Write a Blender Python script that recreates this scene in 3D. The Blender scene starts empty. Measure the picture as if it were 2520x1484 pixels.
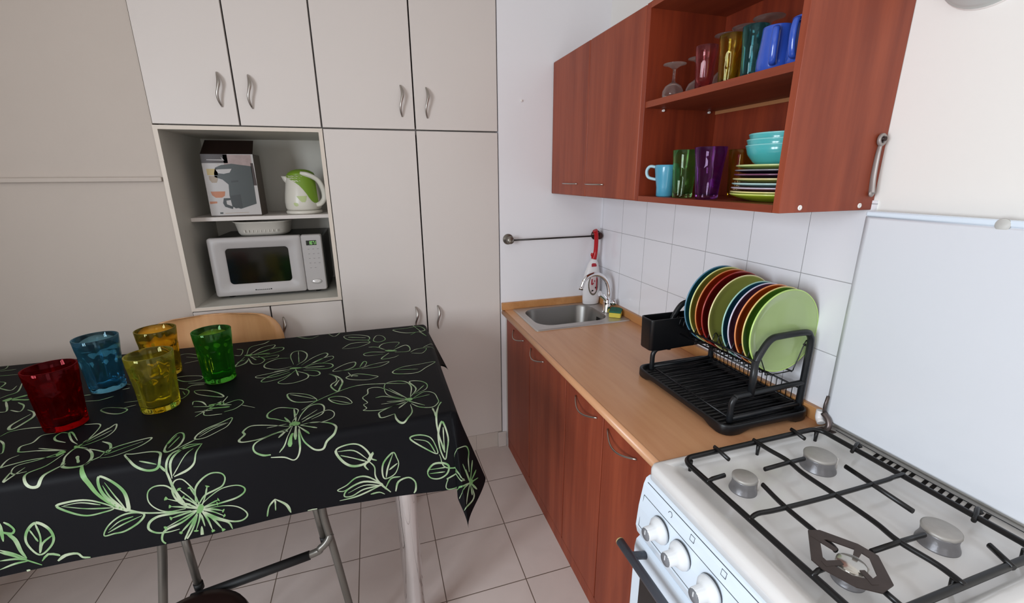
import bpy, bmesh, math, random
from mathutils import Vector, Matrix, noise
random.seed(7)
SC = bpy.context.scene
COL = SC.collection
PI = math.pi
# ---------------------------------------------------------------- camera
cam_d = bpy.data.cameras.new('camera'); cam = bpy.data.objects.new('camera', cam_d); COL.objects.link(cam); SC.camera = cam
yaw, pitch, roll, FPX = 0.302871, 0.277226, -0.00711625, 1081.972
_f = Vector((math.sin(yaw)*math.cos(pitch), math.cos(yaw)*math.cos(pitch), -math.sin(pitch)))
_r = Vector((math.cos(yaw), -math.sin(yaw), 0)); _u = _r.cross(_f)
_r2 = math.cos(roll)*_r + math.sin(roll)*_u; _u2 = -math.sin(roll)*_r + math.cos(roll)*_u
cam.matrix_world = Matrix.Translation((-1.252584, -2.278037, 1.596689)) @ Matrix((_r2, _u2, -_f)).transposed().to_4x4()
cam_d.sensor_width = 36; cam_d.lens = FPX/2520*36; cam_d.clip_start = .02
# ---------------------------------------------------------------- world, daylight, exposure
W_ = bpy.data.worlds.new('sky'); SC.world = W_; W_.use_nodes = True
_bg = W_.node_tree.nodes['Background']; _bg.inputs[0].default_value = (.75, .86, 1, 1); _bg.inputs[1].default_value = 1.0
def area(name, loc, direc, sx, sy, power, color):
    d = bpy.data.lights.new(name, 'AREA'); d.shape = 'RECTANGLE'; d.size = sx; d.size_y = sy; d.energy = power; d.color = color
    o = bpy.data.objects.new(name, d); COL.objects.link(o); o.location = loc
    o.rotation_euler = Vector(direc).to_track_quat('-Z', 'Y').to_euler(); return o
# daylight through the two window sashes in the left wall, behind the camera; the front fill lamp is added
area('daylight', (-3.27, -2.98, 1.6), (1, 0, -.05), .52, 1.15, 37, (.84, .92, 1))
area('daylight', (-3.27, -2.32, 1.6), (1, 0, -.05), .52, 1.15, 37, (.84, .92, 1))
area('front_fill', (-1.1, -3.97, 1.35), (0, 1, 0), .8, 1.9, 8, (1, .97, .95))
SC.view_settings.view_transform = 'Standard'; SC.view_settings.look = 'None'
SC.view_settings.exposure = 0.0; SC.view_settings.gamma = 1.0; SC.view_settings.use_curve_mapping = False
# ---------------------------------------------------------------- materials
def lin(h):
    h = h.lstrip('#'); c = [int(h[i:i+2], 16)/255 for i in (0, 2, 4)]
    return tuple((x/12.92 if x <= .04045 else ((x+.055)/1.055)**2.4) for x in c)
def mat(name, col, rough=.5, metal=0., spec=.5, coat=0., trans=0., bump=0., bscale=200., var=0., vscale=6., ior=1.45, sss=0.):
    m = bpy.data.materials.new(name); m.use_nodes = True; nt = m.node_tree; b = nt.nodes['Principled BSDF']
    c = lin(col) if isinstance(col, str) else col
    b.inputs['Base Color'].default_value = (*c, 1); b.inputs['Roughness'].default_value = rough; b.inputs['Metallic'].default_value = metal
    b.inputs['Specular IOR Level'].default_value = spec; b.inputs['Coat Weight'].default_value = coat; b.inputs['Coat Roughness'].default_value = .08
    b.inputs['Transmission Weight'].default_value = trans; b.inputs['IOR'].default_value = ior
    tc = nt.nodes.new('ShaderNodeTexCoord')
    if var > 0:
        n = nt.nodes.new('ShaderNodeTexNoise'); n.inputs['Scale'].default_value = vscale; n.inputs['Detail'].default_value = 4
        nt.links.new(tc.outputs['Object'], n.inputs['Vector'])
        mx = nt.nodes.new('ShaderNodeMix'); mx.data_type = 'RGBA'; mx.inputs[6].default_value = (*[x*(1-var) for x in c], 1); mx.inputs[7].default_value = (*[min(1, x*(1+var)) for x in c], 1)
        nt.links.new(n.outputs[0], mx.inputs[0]); nt.links.new(mx.outputs[2], b.inputs['Base Color'])
    if bump > 0:
        n2 = nt.nodes.new('ShaderNodeTexNoise'); n2.inputs['Scale'].default_value = bscale; nt.links.new(tc.outputs['Object'], n2.inputs['Vector'])
        bp = nt.nodes.new('ShaderNodeBump'); bp.inputs['Strength'].default_value = bump; bp.inputs['Distance'].default_value = .002
        nt.links.new(n2.outputs[0], bp.inputs['Height']); nt.links.new(bp.outputs[0], b.inputs['Normal'])
    return m
def wood(name, dark, light, along='z', rough=.35, scale=1., coat=.15, contrast=1.):
    m = bpy.data.materials.new(name); m.use_nodes = True; nt = m.node_tree; b = nt.nodes['Principled BSDF']
    b.inputs['Roughness'].default_value = rough; b.inputs['Coat Weight'].default_value = coat; b.inputs['Coat Roughness'].default_value = .2
    g = nt.nodes.new('ShaderNodeNewGeometry'); mp = nt.nodes.new('ShaderNodeMapping')
    s = {'x': (1.2, 14, 14), 'y': (14, 1.2, 14), 'z': (14, 14, 1.0)}[along]
    mp.inputs['Scale'].default_value = [v*scale for v in s]; nt.links.new(g.outputs['Position'], mp.inputs['Vector'])
    n = nt.nodes.new('ShaderNodeTexNoise'); n.inputs['Scale'].default_value = 1; n.inputs['Detail'].default_value = 3; n.inputs['Distortion'].default_value = .4
    nt.links.new(mp.outputs[0], n.inputs['Vector'])
    n2 = nt.nodes.new('ShaderNodeTexNoise'); n2.inputs['Scale'].default_value = 6; n2.inputs['Detail'].default_value = 6; nt.links.new(mp.outputs[0], n2.inputs['Vector'])
    ad = nt.nodes.new('ShaderNodeMath'); ad.operation = 'MULTIPLY_ADD'; ad.inputs[1].default_value = .35
    nt.links.new(n2.outputs[0], ad.inputs[0]); nt.links.new(n.outputs[0], ad.inputs[2])
    r = nt.nodes.new('ShaderNodeValToRGB'); r.color_ramp.elements[0].position = .68-.16/contrast; r.color_ramp.elements[1].position = .68+.16/contrast
    r.color_ramp.elements[0].color = (*lin(dark), 1); r.color_ramp.elements[1].color = (*lin(light), 1)
    nt.links.new(ad.outputs[0], r.inputs[0]); nt.links.new(r.outputs[0], b.inputs['Base Color'])
    return m
def tiles(name, ax, u0, v0, su, sv, joint, base, line, rough=.15, var=.04, marb=0.):
    """grid of tiles on two world axes ax (0..2), joints at u0+k*su and v0+k*sv"""
    m = bpy.data.materials.new(name); m.use_nodes = True; nt = m.node_tree; b = nt.nodes['Principled BSDF']
    g = nt.nodes.new('ShaderNodeNewGeometry'); sp = nt.nodes.new('ShaderNodeSeparateXYZ'); nt.links.new(g.outputs['Position'], sp.inputs[0])
    def M_(op, a, b_=None, c=None):
        n = nt.nodes.new('ShaderNodeMath'); n.operation = op
        for i, v in enumerate((a, b_, c)):
            if v is None: continue
            if isinstance(v, (int, float)): n.inputs[i].default_value = v
            else: nt.links.new(v, n.inputs[i])
        return n.outputs[0]
    ds = []; ids = []
    for a, o, s in ((ax[0], u0, su), (ax[1], v0, sv)):
        t = M_('DIVIDE', M_('SUBTRACT', sp.outputs[a], o), s)
        fr = M_('FRACT', M_('ADD', t, 100.)); ids.append(M_('FLOOR', M_('ADD', t, 100.)))
        ds.append(M_('MULTIPLY', M_('MINIMUM', fr, M_('SUBTRACT', 1., fr)), s))
    d = M_('MINIMUM', ds[0], ds[1])
    k = nt.nodes.new('ShaderNodeMapRange'); k.interpolation_type = 'SMOOTHSTEP'; nt.links.new(d, k.inputs[0]); k.inputs[1].default_value = joint*.4; k.inputs[2].default_value = joint
    wn = nt.nodes.new('ShaderNodeTexWhiteNoise'); cb = nt.nodes.new('ShaderNodeCombineXYZ'); nt.links.new(ids[0], cb.inputs[0]); nt.links.new(ids[1], cb.inputs[1]); nt.links.new(cb.outputs[0], wn.inputs['Vector'])
    ns = nt.nodes.new('ShaderNodeTexNoise'); ns.inputs['Scale'].default_value = 5; ns.inputs['Detail'].default_value = 6; ns.inputs['Distortion'].default_value = 1.5; nt.links.new(g.outputs['Position'], ns.inputs['Vector'])
    vv = M_('ADD', M_('MULTIPLY', wn.outputs[0], var), M_('MULTIPLY', ns.outputs[0], marb)); sc = M_('ADD', 1.-var/2-marb/2, vv)
    bc = nt.nodes.new('ShaderNodeVectorMath'); bc.operation = 'SCALE'; bc.inputs[0].default_value = lin(base); nt.links.new(sc, bc.inputs['Scale'])
    mx = nt.nodes.new('ShaderNodeMix'); mx.data_type = 'RGBA'; mx.inputs[6].default_value = (*lin(line), 1); nt.links.new(bc.outputs[0], mx.inputs[7]); nt.links.new(k.outputs[0], mx.inputs[0])
    nt.links.new(mx.outputs[2], b.inputs['Base Color'])
    bp = nt.nodes.new('ShaderNodeBump'); bp.inputs['Strength'].default_value = .5; bp.inputs['Distance'].default_value = .001; nt.links.new(k.outputs[0], bp.inputs['Height']); nt.links.new(bp.outputs[0], b.inputs['Normal'])
    b.inputs['Roughness'].default_value = rough
    return m
def glass(name, col, rough=.02, body=.25, bodycol=None):
    m = bpy.data.materials.new(name); m.use_nodes = True; nt = m.node_tree; nt.nodes.remove(nt.nodes['Principled BSDF']); out = nt.nodes['Material Output']
    c = lin(col)
    g = nt.nodes.new('ShaderNodeBsdfGlass'); g.inputs['Color'].default_value = (*c, 1); g.inputs['Roughness'].default_value = rough; g.inputs['IOR'].default_value = 1.42
    t = nt.nodes.new('ShaderNodeBsdfTranslucent'); t.inputs['Color'].default_value = (*(lin(bodycol) if bodycol else c), 1)
    mx = nt.nodes.new('ShaderNodeMixShader'); mx.inputs[0].default_value = body
    nt.links.new(g.outputs[0], mx.inputs[1]); nt.links.new(t.outputs[0], mx.inputs[2]); nt.links.new(mx.outputs[0], out.inputs['Surface'])
    return m
M = {}
M['wall_s'] = mat('white_wall_by_sink', '#edebee', .6, bump=.1, bscale=60)
M['wall'] = mat('plaster_wall', '#c3b7ad', .8, bump=.15, bscale=60, var=.02)
M['wall_r'] = mat('white_wall_paint', '#eeebe6', .7, bump=.1, bscale=60)
M['ceil'] = mat('ceiling_paint', '#e6e2dc', .9)
M['lam'] = mat('white_laminate', '#d7cec8', .42, var=.015, vscale=3)
M['lam_edge'] = mat('cream_edge_band', '#d8cbbd', .45)
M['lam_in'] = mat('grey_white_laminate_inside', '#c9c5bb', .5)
M['dark'] = mat('dark_void', '#15110e', .9)
M['plinth'] = tiles('skirting_tile', (0, 2), -1.43, -.2, .33, 2., .001, '#d0c5bc', '#8d8078', .3)
M['floor'] = tiles('floor_tile', (0, 1), -.778, -.295, .3285, .316, .0026, '#d6c9c3', '#6a5a4e', .28, .05, .16)
M['wtile'] = tiles('white_wall_tile', (1, 2), -.026, 1.305, .2085, .2165, .0016, '#f0f0f5', '#a8a8ac', .16, .012)
M['cherry'] = wood('cherry_laminate', '#80341d', '#99462a', 'z', .5, 1., .0)
M['cherry_shade'] = wood('cherry_laminate_shaded', '#6e2511', '#893519', 'z', .5, 1., .0)  # cherry again, darkened: shade inside the open cabinet put into the colour
M['cherry_h'] = wood('cherry_laminate_shelf', '#783019', '#914125', 'y', .5, 1., .0)
M['counter'] = wood('beech_worktop', '#c38a62', '#d8a57b', 'y', .32, .6, .1, .7)
M['upst'] = wood('beech_upstand', '#b47b47', '#c48d59', 'y', .4, .8)
M['ply'] = wood('beech_plywood', '#c98f5e', '#dda876', 'z', .4, .8, .1, .7)
M['steel'] = mat('brushed_steel', '#c9c5c0', .42, .85, bump=.1, bscale=400)
M['steel_in'] = mat('sink_steel', '#8d8b88', .34, .9)
M['chrome'] = mat('chrome', '#ececee', .05, 1.)
M['satin'] = mat('satin_metal', '#b5b0aa', .3, 1.)
M['gtube'] = mat('grey_painted_tube', '#6d6963', .35, .6)
M['black'] = mat('black_plastic', '#101114', .38)
M['blackrub'] = mat('black_rubber', '#0a0a0b', .6)
M['blackmet'] = mat('black_coated_wire', '#0d0d10', .3)
M['rackfr'] = mat('dark_grey_coated_tube', '#1c1e21', .33)
M['enamel'] = mat('white_enamel', '#e4e2e0', .18, coat=.4)
M['enamelf'] = mat('white_front_enamel', '#e2eefa', .25, coat=.3)
M['cast'] = mat('black_enamelled_grate', '#0c0b0c', .35)
M['alu'] = mat('burner_aluminium', '#8e8d90', .4, .7, bump=.2, bscale=120, var=.1, vscale=40)
M['cap'] = mat('burner_cap_grey', '#a7a39e', .5, .4, bump=.1, bscale=120, var=.12, vscale=60)
M['rust'] = mat('scorched_steel', '#4a403c', .45, .5, var=.25, vscale=30)
M['lidw'] = mat('white_lid_enamel', '#dfe2e8', .2, coat=.3)
M['knob'] = mat('knob_white', '#e9ecef', .3)
M['kcap'] = mat('knob_grey_cap', '#7b7d82', .35)
M['line'] = mat('printed_line', '#3f444b', .5)
M['handlebar'] = mat('dark_grey_bar', '#4a4d55', .35)
M['goldcap'] = mat('cream_end_cap', '#c9ae78', .4)
M['oglass'] = mat('black_oven_glass', '#0b0b0d', .06)
M['mwfront'] = mat('silver_grey_plastic', '#b3adab', .4)
M['mwbody'] = mat('black_microwave_case', '#141512', .35)
M['mwglass'] = mat('microwave_window', '#0b0c09', .12)
M['lcd'] = mat('display_dark', '#111a12', .2)
M['kwhite'] = mat('kettle_white_plastic', '#d8d2c6', .3)
M['kgreen'] = mat('kettle_green_plastic', '#76972a', .3)
M['klight'] = mat('kettle_light_green_print', '#b9c48a', .4)
M['basket'] = mat('off_white_plastic', '#cfc8bd', .5)
M['white'] = mat('white_plastic', '#e8e4e4', .3)
M['red'] = mat('red_plastic', '#b8101a', .25)
M['redl'] = mat('red_label_print', '#b02838', .4)
M['lblgrey'] = mat('grey_label_print', '#6d6256', .4)
M['lblpale'] = mat('pale_label_print', '#e0cfcf', .4)
M['spg'] = mat('green_scouring_pad', '#2d6a56', .95, bump=.6, bscale=300)
M['spy'] = mat('yellow_sponge', '#dccb55', .9, bump=.6, bscale=250)
M['cloth'] = mat('black_oilcloth', '#08080c', .6, spec=.15, bump=.08, bscale=900)
M['dbrown'] = mat('dark_brown_vinyl', '#1e0f0d', .35)
M['grate_vent'] = mat('slot_black', '#120d0b', .8)
M['nail'] = mat('nail_white', '#f0ece8', .4)
M['disc'] = mat('pale_grey_metal', '#c9cfcc', .35, .3)
# printed stroke material: green with cream lights
def printmat():
    m = mat('green_cream_print', '#8fb27a', .5); nt = m.node_tree; b = nt.nodes['Principled BSDF']
    g = nt.nodes.new('ShaderNodeNewGeometry'); n = nt.nodes.new('ShaderNodeTexNoise'); n.inputs['Scale'].default_value = 22; n.inputs['Detail'].default_value = 2
    nt.links.new(g.outputs['Position'], n.inputs['Vector']); r = nt.nodes.new('ShaderNodeValToRGB')
    r.color_ramp.elements[0].position = .38; r.color_ramp.elements[0].color = (*lin('#67915a'), 1); r.color_ramp.elements[1].position = .6; r.color_ramp.elements[1].color = (*lin('#a7b196'), 1)
    nt.links.new(n.outputs[0], r.inputs[0]); nt.links.new(r.outputs[0], b.inputs['Base Color']); return m
M['print'] = printmat()
M['print_g'] = mat('green_print', '#6c965b', .5, var=.2, vscale=60)
# ---------------------------------------------------------------- mesh helpers
class MB:
    """collects shapes (world coordinates) and links them as ONE mesh object"""
    def __init__(s): s.bm = bmesh.new(); s.mats = []; s.mi = 0
    def m(s, material):
        if material not in s.mats: s.mats.append(material)
        s.mi = s.mats.index(material); return s
    def _fin(s, verts, smooth=False):
        for f in {f for v in verts for f in v.link_faces}: f.material_index = s.mi; f.smooth = smooth
    def box(s, a, b, bev=0., seg=2):
        r = bmesh.ops.create_cube(s.bm, size=1); vs = r['verts']
        for v in vs: v.co = Vector([(a[i]+b[i])/2 + v.co[i]*abs(b[i]-a[i]) for i in range(3)])
        if bev > 0:
            es = list({e for v in vs for e in v.link_edges})
            rr = bmesh.ops.bevel(s.bm, geom=es, offset=min(bev, .49*min(abs(b[i]-a[i]) for i in range(3))), segments=seg, affect='EDGES', profile=.5)
            fs = set(rr['faces']); vs = {v for f in rr['faces'] for v in f.verts}; s._fin(vs); 
            for f in fs: f.smooth = True
        else: s._fin(vs)
        return s
    def obox(s, c, ex, ey, ez, sx, sy, sz, bev=0.):
        """oriented box: centre, axes, sizes"""
        r = bmesh.ops.create_cube(s.bm, size=1); vs = r['verts']
        if bev > 0:
            for v in vs: v.co = Vector((v.co.x*sx, v.co.y*sy, v.co.z*sz))
            es = list({e for v in vs for e in v.link_edges}); rr = bmesh.ops.bevel(s.bm, geom=es, offset=bev, segments=2, affect='EDGES', profile=.5)
            vs = list({v for f in rr['faces'] for v in f.verts}); sx = sy = sz = 1
        ex, ey, ez, c = map(Vector, (ex, ey, ez, c))
        for v in vs: v.co = c + ex*v.co.x*sx + ey*v.co.y*sy + ez*v.co.z*sz
        s._fin(vs); return s
    def loft(s, rings, closed=True, caps=True, smooth=True, loop=False):
        R = [[s.bm.verts.new(Vector(p)) for p in ring] for ring in rings]; fs = []
        n = len(R[0]); m_ = len(R)
        for i in range(m_ if loop else m_-1):
            A, B = R[i], R[(i+1) % m_]
            for j in range(n if closed else n-1):
                k = (j+1) % n
                try: fs.append(s.bm.faces.new((A[j], A[k], B[k], B[j])))
                except ValueError: pass
        for f in fs: f.smooth = smooth; f.material_index = s.mi
        if caps and closed and not loop:
            for ring, rev in ((R[0], True), (R[-1], False)):
                f = s.bm.faces.new(list(reversed(ring)) if rev else ring); f.material_index = s.mi
        return s
    def lathe(s, c, prof, seg=40, axis='z', mod=None, caps=True, loop=False, xf=None, smooth=True):
        """prof = [(r, h)]"""
        c = Vector(c); rings = []
        for (r, h) in prof:
            ring = []
            for k in range(seg):
                a = 2*PI*k/seg; rr = r*(mod(a, h) if mod else 1)
                x, y = rr*math.cos(a), rr*math.sin(a)
                v = Vector((x, y, h)) if axis == 'z' else (Vector((h, x, y)) if axis == 'x' else Vector((y, h, x)))
                if xf is not None: v = xf @ v
                ring.append(c+v)
            rings.append(ring)
        return s.loft(rings, True, caps, smooth, loop)
    def cyl(s, a, b, r, r2=None, seg=20, smooth=True):
        a, b = Vector(a), Vector(b); d = (b-a).normalized(); q = d.orthogonal().normalized(); w = d.cross(q); r2 = r if r2 is None else r2
        rings = [[p+(q*math.cos(2*PI*k/seg)+w*math.sin(2*PI*k/seg))*rr for k in range(seg)] for p, rr in ((a, r), (b, r2))]
        return s.loft(rings, True, True, smooth)
    def tube(s, pts, r, seg=10, smoothpath=True, div=6, closed=False, flat=1., rend=None, up=None):
        P = [Vector(p) for p in pts]
        if smoothpath and len(P) > 2: P = spline(P, div, closed)
        n = len(P); rings = []; q = None
        for i in range(n):
            if closed: d = (P[(i+1) % n]-P[i-1]).normalized()
            else: d = (P[min(i+1, n-1)]-P[max(i-1, 0)]).normalized()
            if q is None: q = (Vector(up)-d*Vector(up).dot(d)).normalized() if up else d.orthogonal().normalized()
            else: q = (q-d*q.dot(d)).normalized()
            w = d.cross(q); t = i/(n-1)
            rr = r if rend is None else (r(t) if callable(r) else r+(rend-r)*t)
            if callable(r): rr = r(t)
            rings.append([P[i]+(q*math.cos(2*PI*k/seg)+w*math.sin(2*PI*k/seg)*flat)*rr for k in range(seg)])
        return s.loft(rings, True, not closed, True, closed)
    def prism(s, poly, off, bev=0.):
        """poly: 3-D points in one plane, extruded by off"""
        off = Vector(off); A = [s.bm.verts.new(Vector(p)) for p in poly]; B = [s.bm.verts.new(Vector(p)+off) for p in poly]
        n = len(A); s.bm.faces.new(A).material_index = s.mi; s.bm.faces.new(list(reversed(B))).material_index = s.mi
        for i in range(n): s.bm.faces.new((A[i], B[i], B[(i+1) % n], A[(i+1) % n])).material_index = s.mi
        return s
    def sphere(s, c, r, sc=(1, 1, 1), seg=20):
        rr = bmesh.ops.create_uvsphere(s.bm, u_segments=seg, v_segments=seg//2, radius=1)
        for v in rr['verts']: v.co = Vector(c)+Vector([v.co[i]*r*sc[i] for i in range(3)])
        s._fin(rr['verts'], True); return s
    def build(s, name, material=None, parent=None):
        bmesh.ops.recalc_face_normals(s.bm, faces=s.bm.faces)
        off = wloc(parent) if parent else Vector((0, 0, 0))
        if parent is None:
            zs = [v.co for v in s.bm.verts]; mn = [min(v[i] for v in zs) for i in range(3)]; mxx = [max(v[i] for v in zs) for i in range(3)]
            off = Vector(((mn[0]+mxx[0])/2, (mn[1]+mxx[1])/2, mn[2]))
        for v in s.bm.verts: v.co -= off
        me = bpy.data.meshes.new(name); s.bm.to_mesh(me); s.bm.free()
        if material is not None and not s.mats: s.mats = [material]
        for mm in s.mats: me.materials.append(mm)
        o = bpy.data.objects.new(name, me); COL.objects.link(o)
        if parent: o.parent = parent
        else: o.location = off
        return o
def wloc(o):
    v = Vector(o.location)
    while o.parent: o = o.parent; v = v+Vector(o.location)
    return v
def spline(P, div=6, closed=False):
    out = []; n = len(P)
    rng = range(n) if closed else range(n-1)
    for i in rng:
        p0 = P[(i-1) % n] if (closed or i > 0) else P[0]*2-P[1]
        p1 = P[i]; p2 = P[(i+1) % n]; p3 = P[(i+2) % n] if (closed or i+2 < n) else P[-1]*2-P[-2]
        for k in range(div):
            t = k/div; out.append(.5*((2*p1)+(p2-p0)*t+(2*p0-5*p1+4*p2-p3)*t*t+(3*p1-p0-3*p2+p3)*t**3))
    if not closed: out.append(P[-1])
    return out
def tag(o, label=None, cat=None, group=None, kind=None):
    if label: o['label'] = label
    if cat: o['category'] = cat
    if group: o['group'] = group
    if kind: o['kind'] = kind
    return o
def thing(name, loc, label, cat, group=None):
    o = bpy.data.objects.new(name, None); COL.objects.link(o); o.location = loc; o.empty_display_size = .05
    return tag(o, label, cat, group)
def struct(mb, name, m): return tag(mb.build(name, m), kind='structure')
def box1(a, b, bev=0.): return MB().box(a, b, bev)
def copy_tree(o, parent=None):
    c = o.copy(); COL.objects.link(c); c.parent = parent
    for ch in o.children: copy_tree(ch, c)
    return c
def recolor(o, mp):
    """give a copied part its own mesh with other materials"""
    if o.type == 'MESH':
        o.data = o.data.copy()
        for i, mm in enumerate(o.data.materials):
            if mm in mp: o.data.materials[i] = mp[mm]
    for c in o.children: recolor(c, mp)
# ================================================================ the setting
XL, YF, ZC = -3.3, -4.0, 2.7
struct(box1((XL-.1, YF-.1, -.06), (.1, .7, 0)), 'floor', M['floor'])
struct(box1((XL-.1, YF-.1, ZC), (.1, .7, ZC+.06)), 'ceiling', M['ceil'])
b = MB(); b.m(M['wall_s']).box((-.606, 0, 0), (0, .1, ZC)); b.m(M['wall']); b.box((-2.1, .615, 0), (-.606, .7, ZC)); b.box((XL, .012, 0), (-2.08, .1, ZC)); b.box((-2.1, .1, 0), (-2.08, .7, ZC)); b.box((-.606, .1, 0), (-.586, .7, ZC))
struct(b, 'wall_back', None)
struct(box1((0, YF, 0), (.1, .1, ZC)), 'wall_right', M['wall_r'])
WY0, WY1, WZ0, WZ1 = -3.26, -2.04, 1.0, 2.2
b = MB(); b.box((XL-.1, YF, 0), (XL, WY0, ZC)); b.box((XL-.1, WY1, 0), (XL, .1, ZC)); b.box((XL-.1, WY0, 0), (XL, WY1, WZ0)); b.box((XL-.1, WY0, WZ1), (XL, WY1, ZC))
struct(b, 'wall_left', M['wall'])
b = MB(); b.box((XL, YF-.1, 0), (-1.55, YF, ZC)); b.box((-.65, YF-.1, 0), (0, YF, ZC)); b.box((-1.55, YF-.1, 2.35), (-.65, YF, ZC))
struct(b, 'wall_front', M['wall'])
b = MB()
for a, c in (((XL-.07, WY0, WZ0), (XL-.02, WY0+.06, WZ1)), ((XL-.07, WY1-.06, WZ0), (XL-.02, WY1, WZ1)), ((XL-.07, WY0, WZ0), (XL-.02, WY1, WZ0+.06)), ((XL-.07, WY0, WZ1-.06), (XL-.02, WY1, WZ1)), ((XL-.07, -2.69, WZ0), (XL-.02, -2.61, WZ1))): b.box(a, c)
win = struct(b, 'window_1', M['white']); tag(MB().box((XL-.05, WY0+.05, WZ0+.05), (XL-.046, WY1-.05, WZ1-.05)).build('pane', glass('window_glass', '#ffffff', 0, 0), win), kind='structure')
b = MB()
for a, c in (((-1.55, YF-.07, 0), (-1.48, YF-.02, 2.35)), ((-.72, YF-.07, 0), (-.65, YF-.02, 2.35)), ((-1.55, YF-.07, 2.28), (-.65, YF-.02, 2.35)), ((-1.55, YF-.07, 0), (-.65, YF-.02, .12))): b.box(a, c)
dr = struct(b, 'added_door', M['white']); tag(MB().box((-1.49, YF-.05, .1), (-.71, YF-.046, 2.3)).build('pane', glass('added_door_glass', '#ffffff', 0, 0), dr), kind='structure')  # unseen glazed door, added to give the front fill lamp an opening
# dado rail on the left part of the back wall
struct(box1((XL, -.006, 1.586), (-2.083, .012, 1.604), .003), 'trim_1', M['wall'])
# white tile splashback behind the worktop, a thin slab on the right wall
struct(box1((-.006, -1.452, .86), (0, 0, 1.53)), 'trim_2', M['wtile'])
# skirting
struct(box1((-.636, -.012, 0), (-.586, 0, .1), .004), 'baseboard_right', M['lam'])
struct(box1((XL, 0, 0), (-2.083, .012, .08), .003), 'baseboard_left', M['lam'])
tag(MB().cyl((-.484, 0, 1.962), (-.484, -.006, 1.962), .006).sphere((-.484, -.006, 1.962), .004).build('wall_plug', M['nail']), 'small white wall plug in the bare wall left of the red-brown wall cabinet', 'wall plug')

# ================================================================ white built-in cupboards
CX0, CX1, CX2, CX3, CX4 = -2.078, -1.757, -1.432, -1.017, -.608
def carcass(b, x0, x1, z0, z1, y0=.07, y1=.6, shelf=()):
    t = .016
    b.box((x0, y0, z0), (x0+t, y1, z1)); b.box((x1-t, y0, z0), (x1, y1, z1)); b.box((x0+t, y0, z0), (x1-t, y1, z0+t)); b.box((x0+t, y0, z1-t), (x1-t, y1, z1)); b.box((x0+t, y1-.008, z0+t), (x1-t, y1, z1-t))
    for z in shelf: b.box((x0+t, y0+.03, z), (x1-t, y1-.01, z+t))
def swave(b, x, z0, z1, y=0., flip=1):
    """long S-shaped bow handle"""
    n = 18; pts = []; h = z1-z0
    for i in range(n+1):
        t = i/n; pts.append((x+flip*.0065*math.sin(2*PI*t), y-.003-.024*math.sin(PI*t)**.8, z0+h*t))
    b.tube(pts, lambda t: .0033+.002*math.sin(PI*t)**.6+.0025*(t > .5)*math.sin(2*PI*(t-.5)), 10, False)
def door(root, x0, x1, z0, z1, hx, hz0, hz1, flip=1):
    g = .0033
    d = MB().box((x0+g, 0, z0+g), (x1-g, .018, z1-g), .0012, 1).build('door', M['lam'], root)
    h = MB(); swave(h, hx, hz0, hz1, 0, flip); h.build('handle', M['satin'], d)
def cup(label, x0, x1, z0, z1, doors, shelf=()):
    r = thing('cupboard', ((x0+x1)/2, .3, z0), label, 'cupboard', 'white built-in cupboards along the back wall')
    b = MB(); carcass(b, x0, x1, z0, z1, shelf=shelf); b.build('carcass', M['lam'], r)
    for d in doors: door(r, *d)
    return r
ZT_ = 1.812
cup('white two-door upper cupboard directly above the open niche with the microwave', CX0, CX2, ZT_, ZC-.003, [(CX0, CX1, ZT_, ZC-.01, -1.812, 1.887, 2.018, -1), (CX1, CX2, ZT_, ZC-.01, -1.698, 1.884, 2.014, -1)])
cup('white two-door upper cupboard above the tall cupboard, left of the bare wall', CX2, CX4, ZT_, ZC-.003, [(CX2, CX3, ZT_, ZC-.01, -1.075, 1.87, 2.004, -1), (CX3, CX4, ZT_, ZC-.01, -.958, 1.867, 2.0, -1)])
cup('tall white two-door cupboard reaching the floor, right of the microwave niche', CX2, CX4, .1, ZT_, [(CX2, CX3, .1, ZT_, -1.075, .81, .938, -1), (CX3, CX4, .1, ZT_, -.960, .805, .935, -1)], (.6, 1.2))
cup('low white two-door cupboard under the microwave niche, behind the wooden chair', CX0, CX2, .1, 1.008, [(CX0, CX1, .1, 1.008, -1.815, .815, .945, -1), (CX1, CX2, .1, 1.008, -1.707, .82, .947, -1)], (.5,))
b = MB().box((CX0, .006, 0), (CX4, .59, .099)); tag(b.build('cupboard_plinth', M['plinth']), 'pale tiled plinth running under the white cupboards', 'plinth')
# the open niche
nr = thing('open_shelf_niche', (-1.755, .3, 1.009), 'open white niche with a shelf, holding the microwave, kettle and boxed coffee maker', 'shelf unit')
b = MB(); b.m(M['lam_in']); NZ0, NZ1 = 1.009, 1.81; t = .017
b.box((CX0, .001, NZ0), (CX0+t, .58, NZ1)); b.box((CX2-t, .001, NZ0), (CX2, .58, NZ1)); b.box((CX0+t, .001, NZ0), (CX2-t, .58, NZ0+.016)); b.box((CX0+t, .001, NZ1-.016), (CX2-t, .58, NZ1)); b.box((CX0+t, .5, NZ0+.016), (CX2-t, .51, NZ1-.016))
b.build('carcass', None, nr)
b = MB(); b.box((CX0, -.001, NZ0), (CX0+t, .0012, NZ1)); b.box((CX2-t, -.001, NZ0), (CX2, .0012, NZ1)); b.box((CX0+t, -.001, NZ0), (CX2-t, .0012, NZ0+.014)); b.box((CX0+t, -.001, NZ1-.016), (CX2-t, .0012, NZ1)); b.build('edge_band', M['lam_edge'], nr)
b = MB().box((CX0+t+.0005, .155, 1.402), (CX2-t-.0005, .498, 1.420), .001); b.build('shelf', M['lam'], nr)
SHZ, NFZ = 1.420, NZ0+.016
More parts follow.
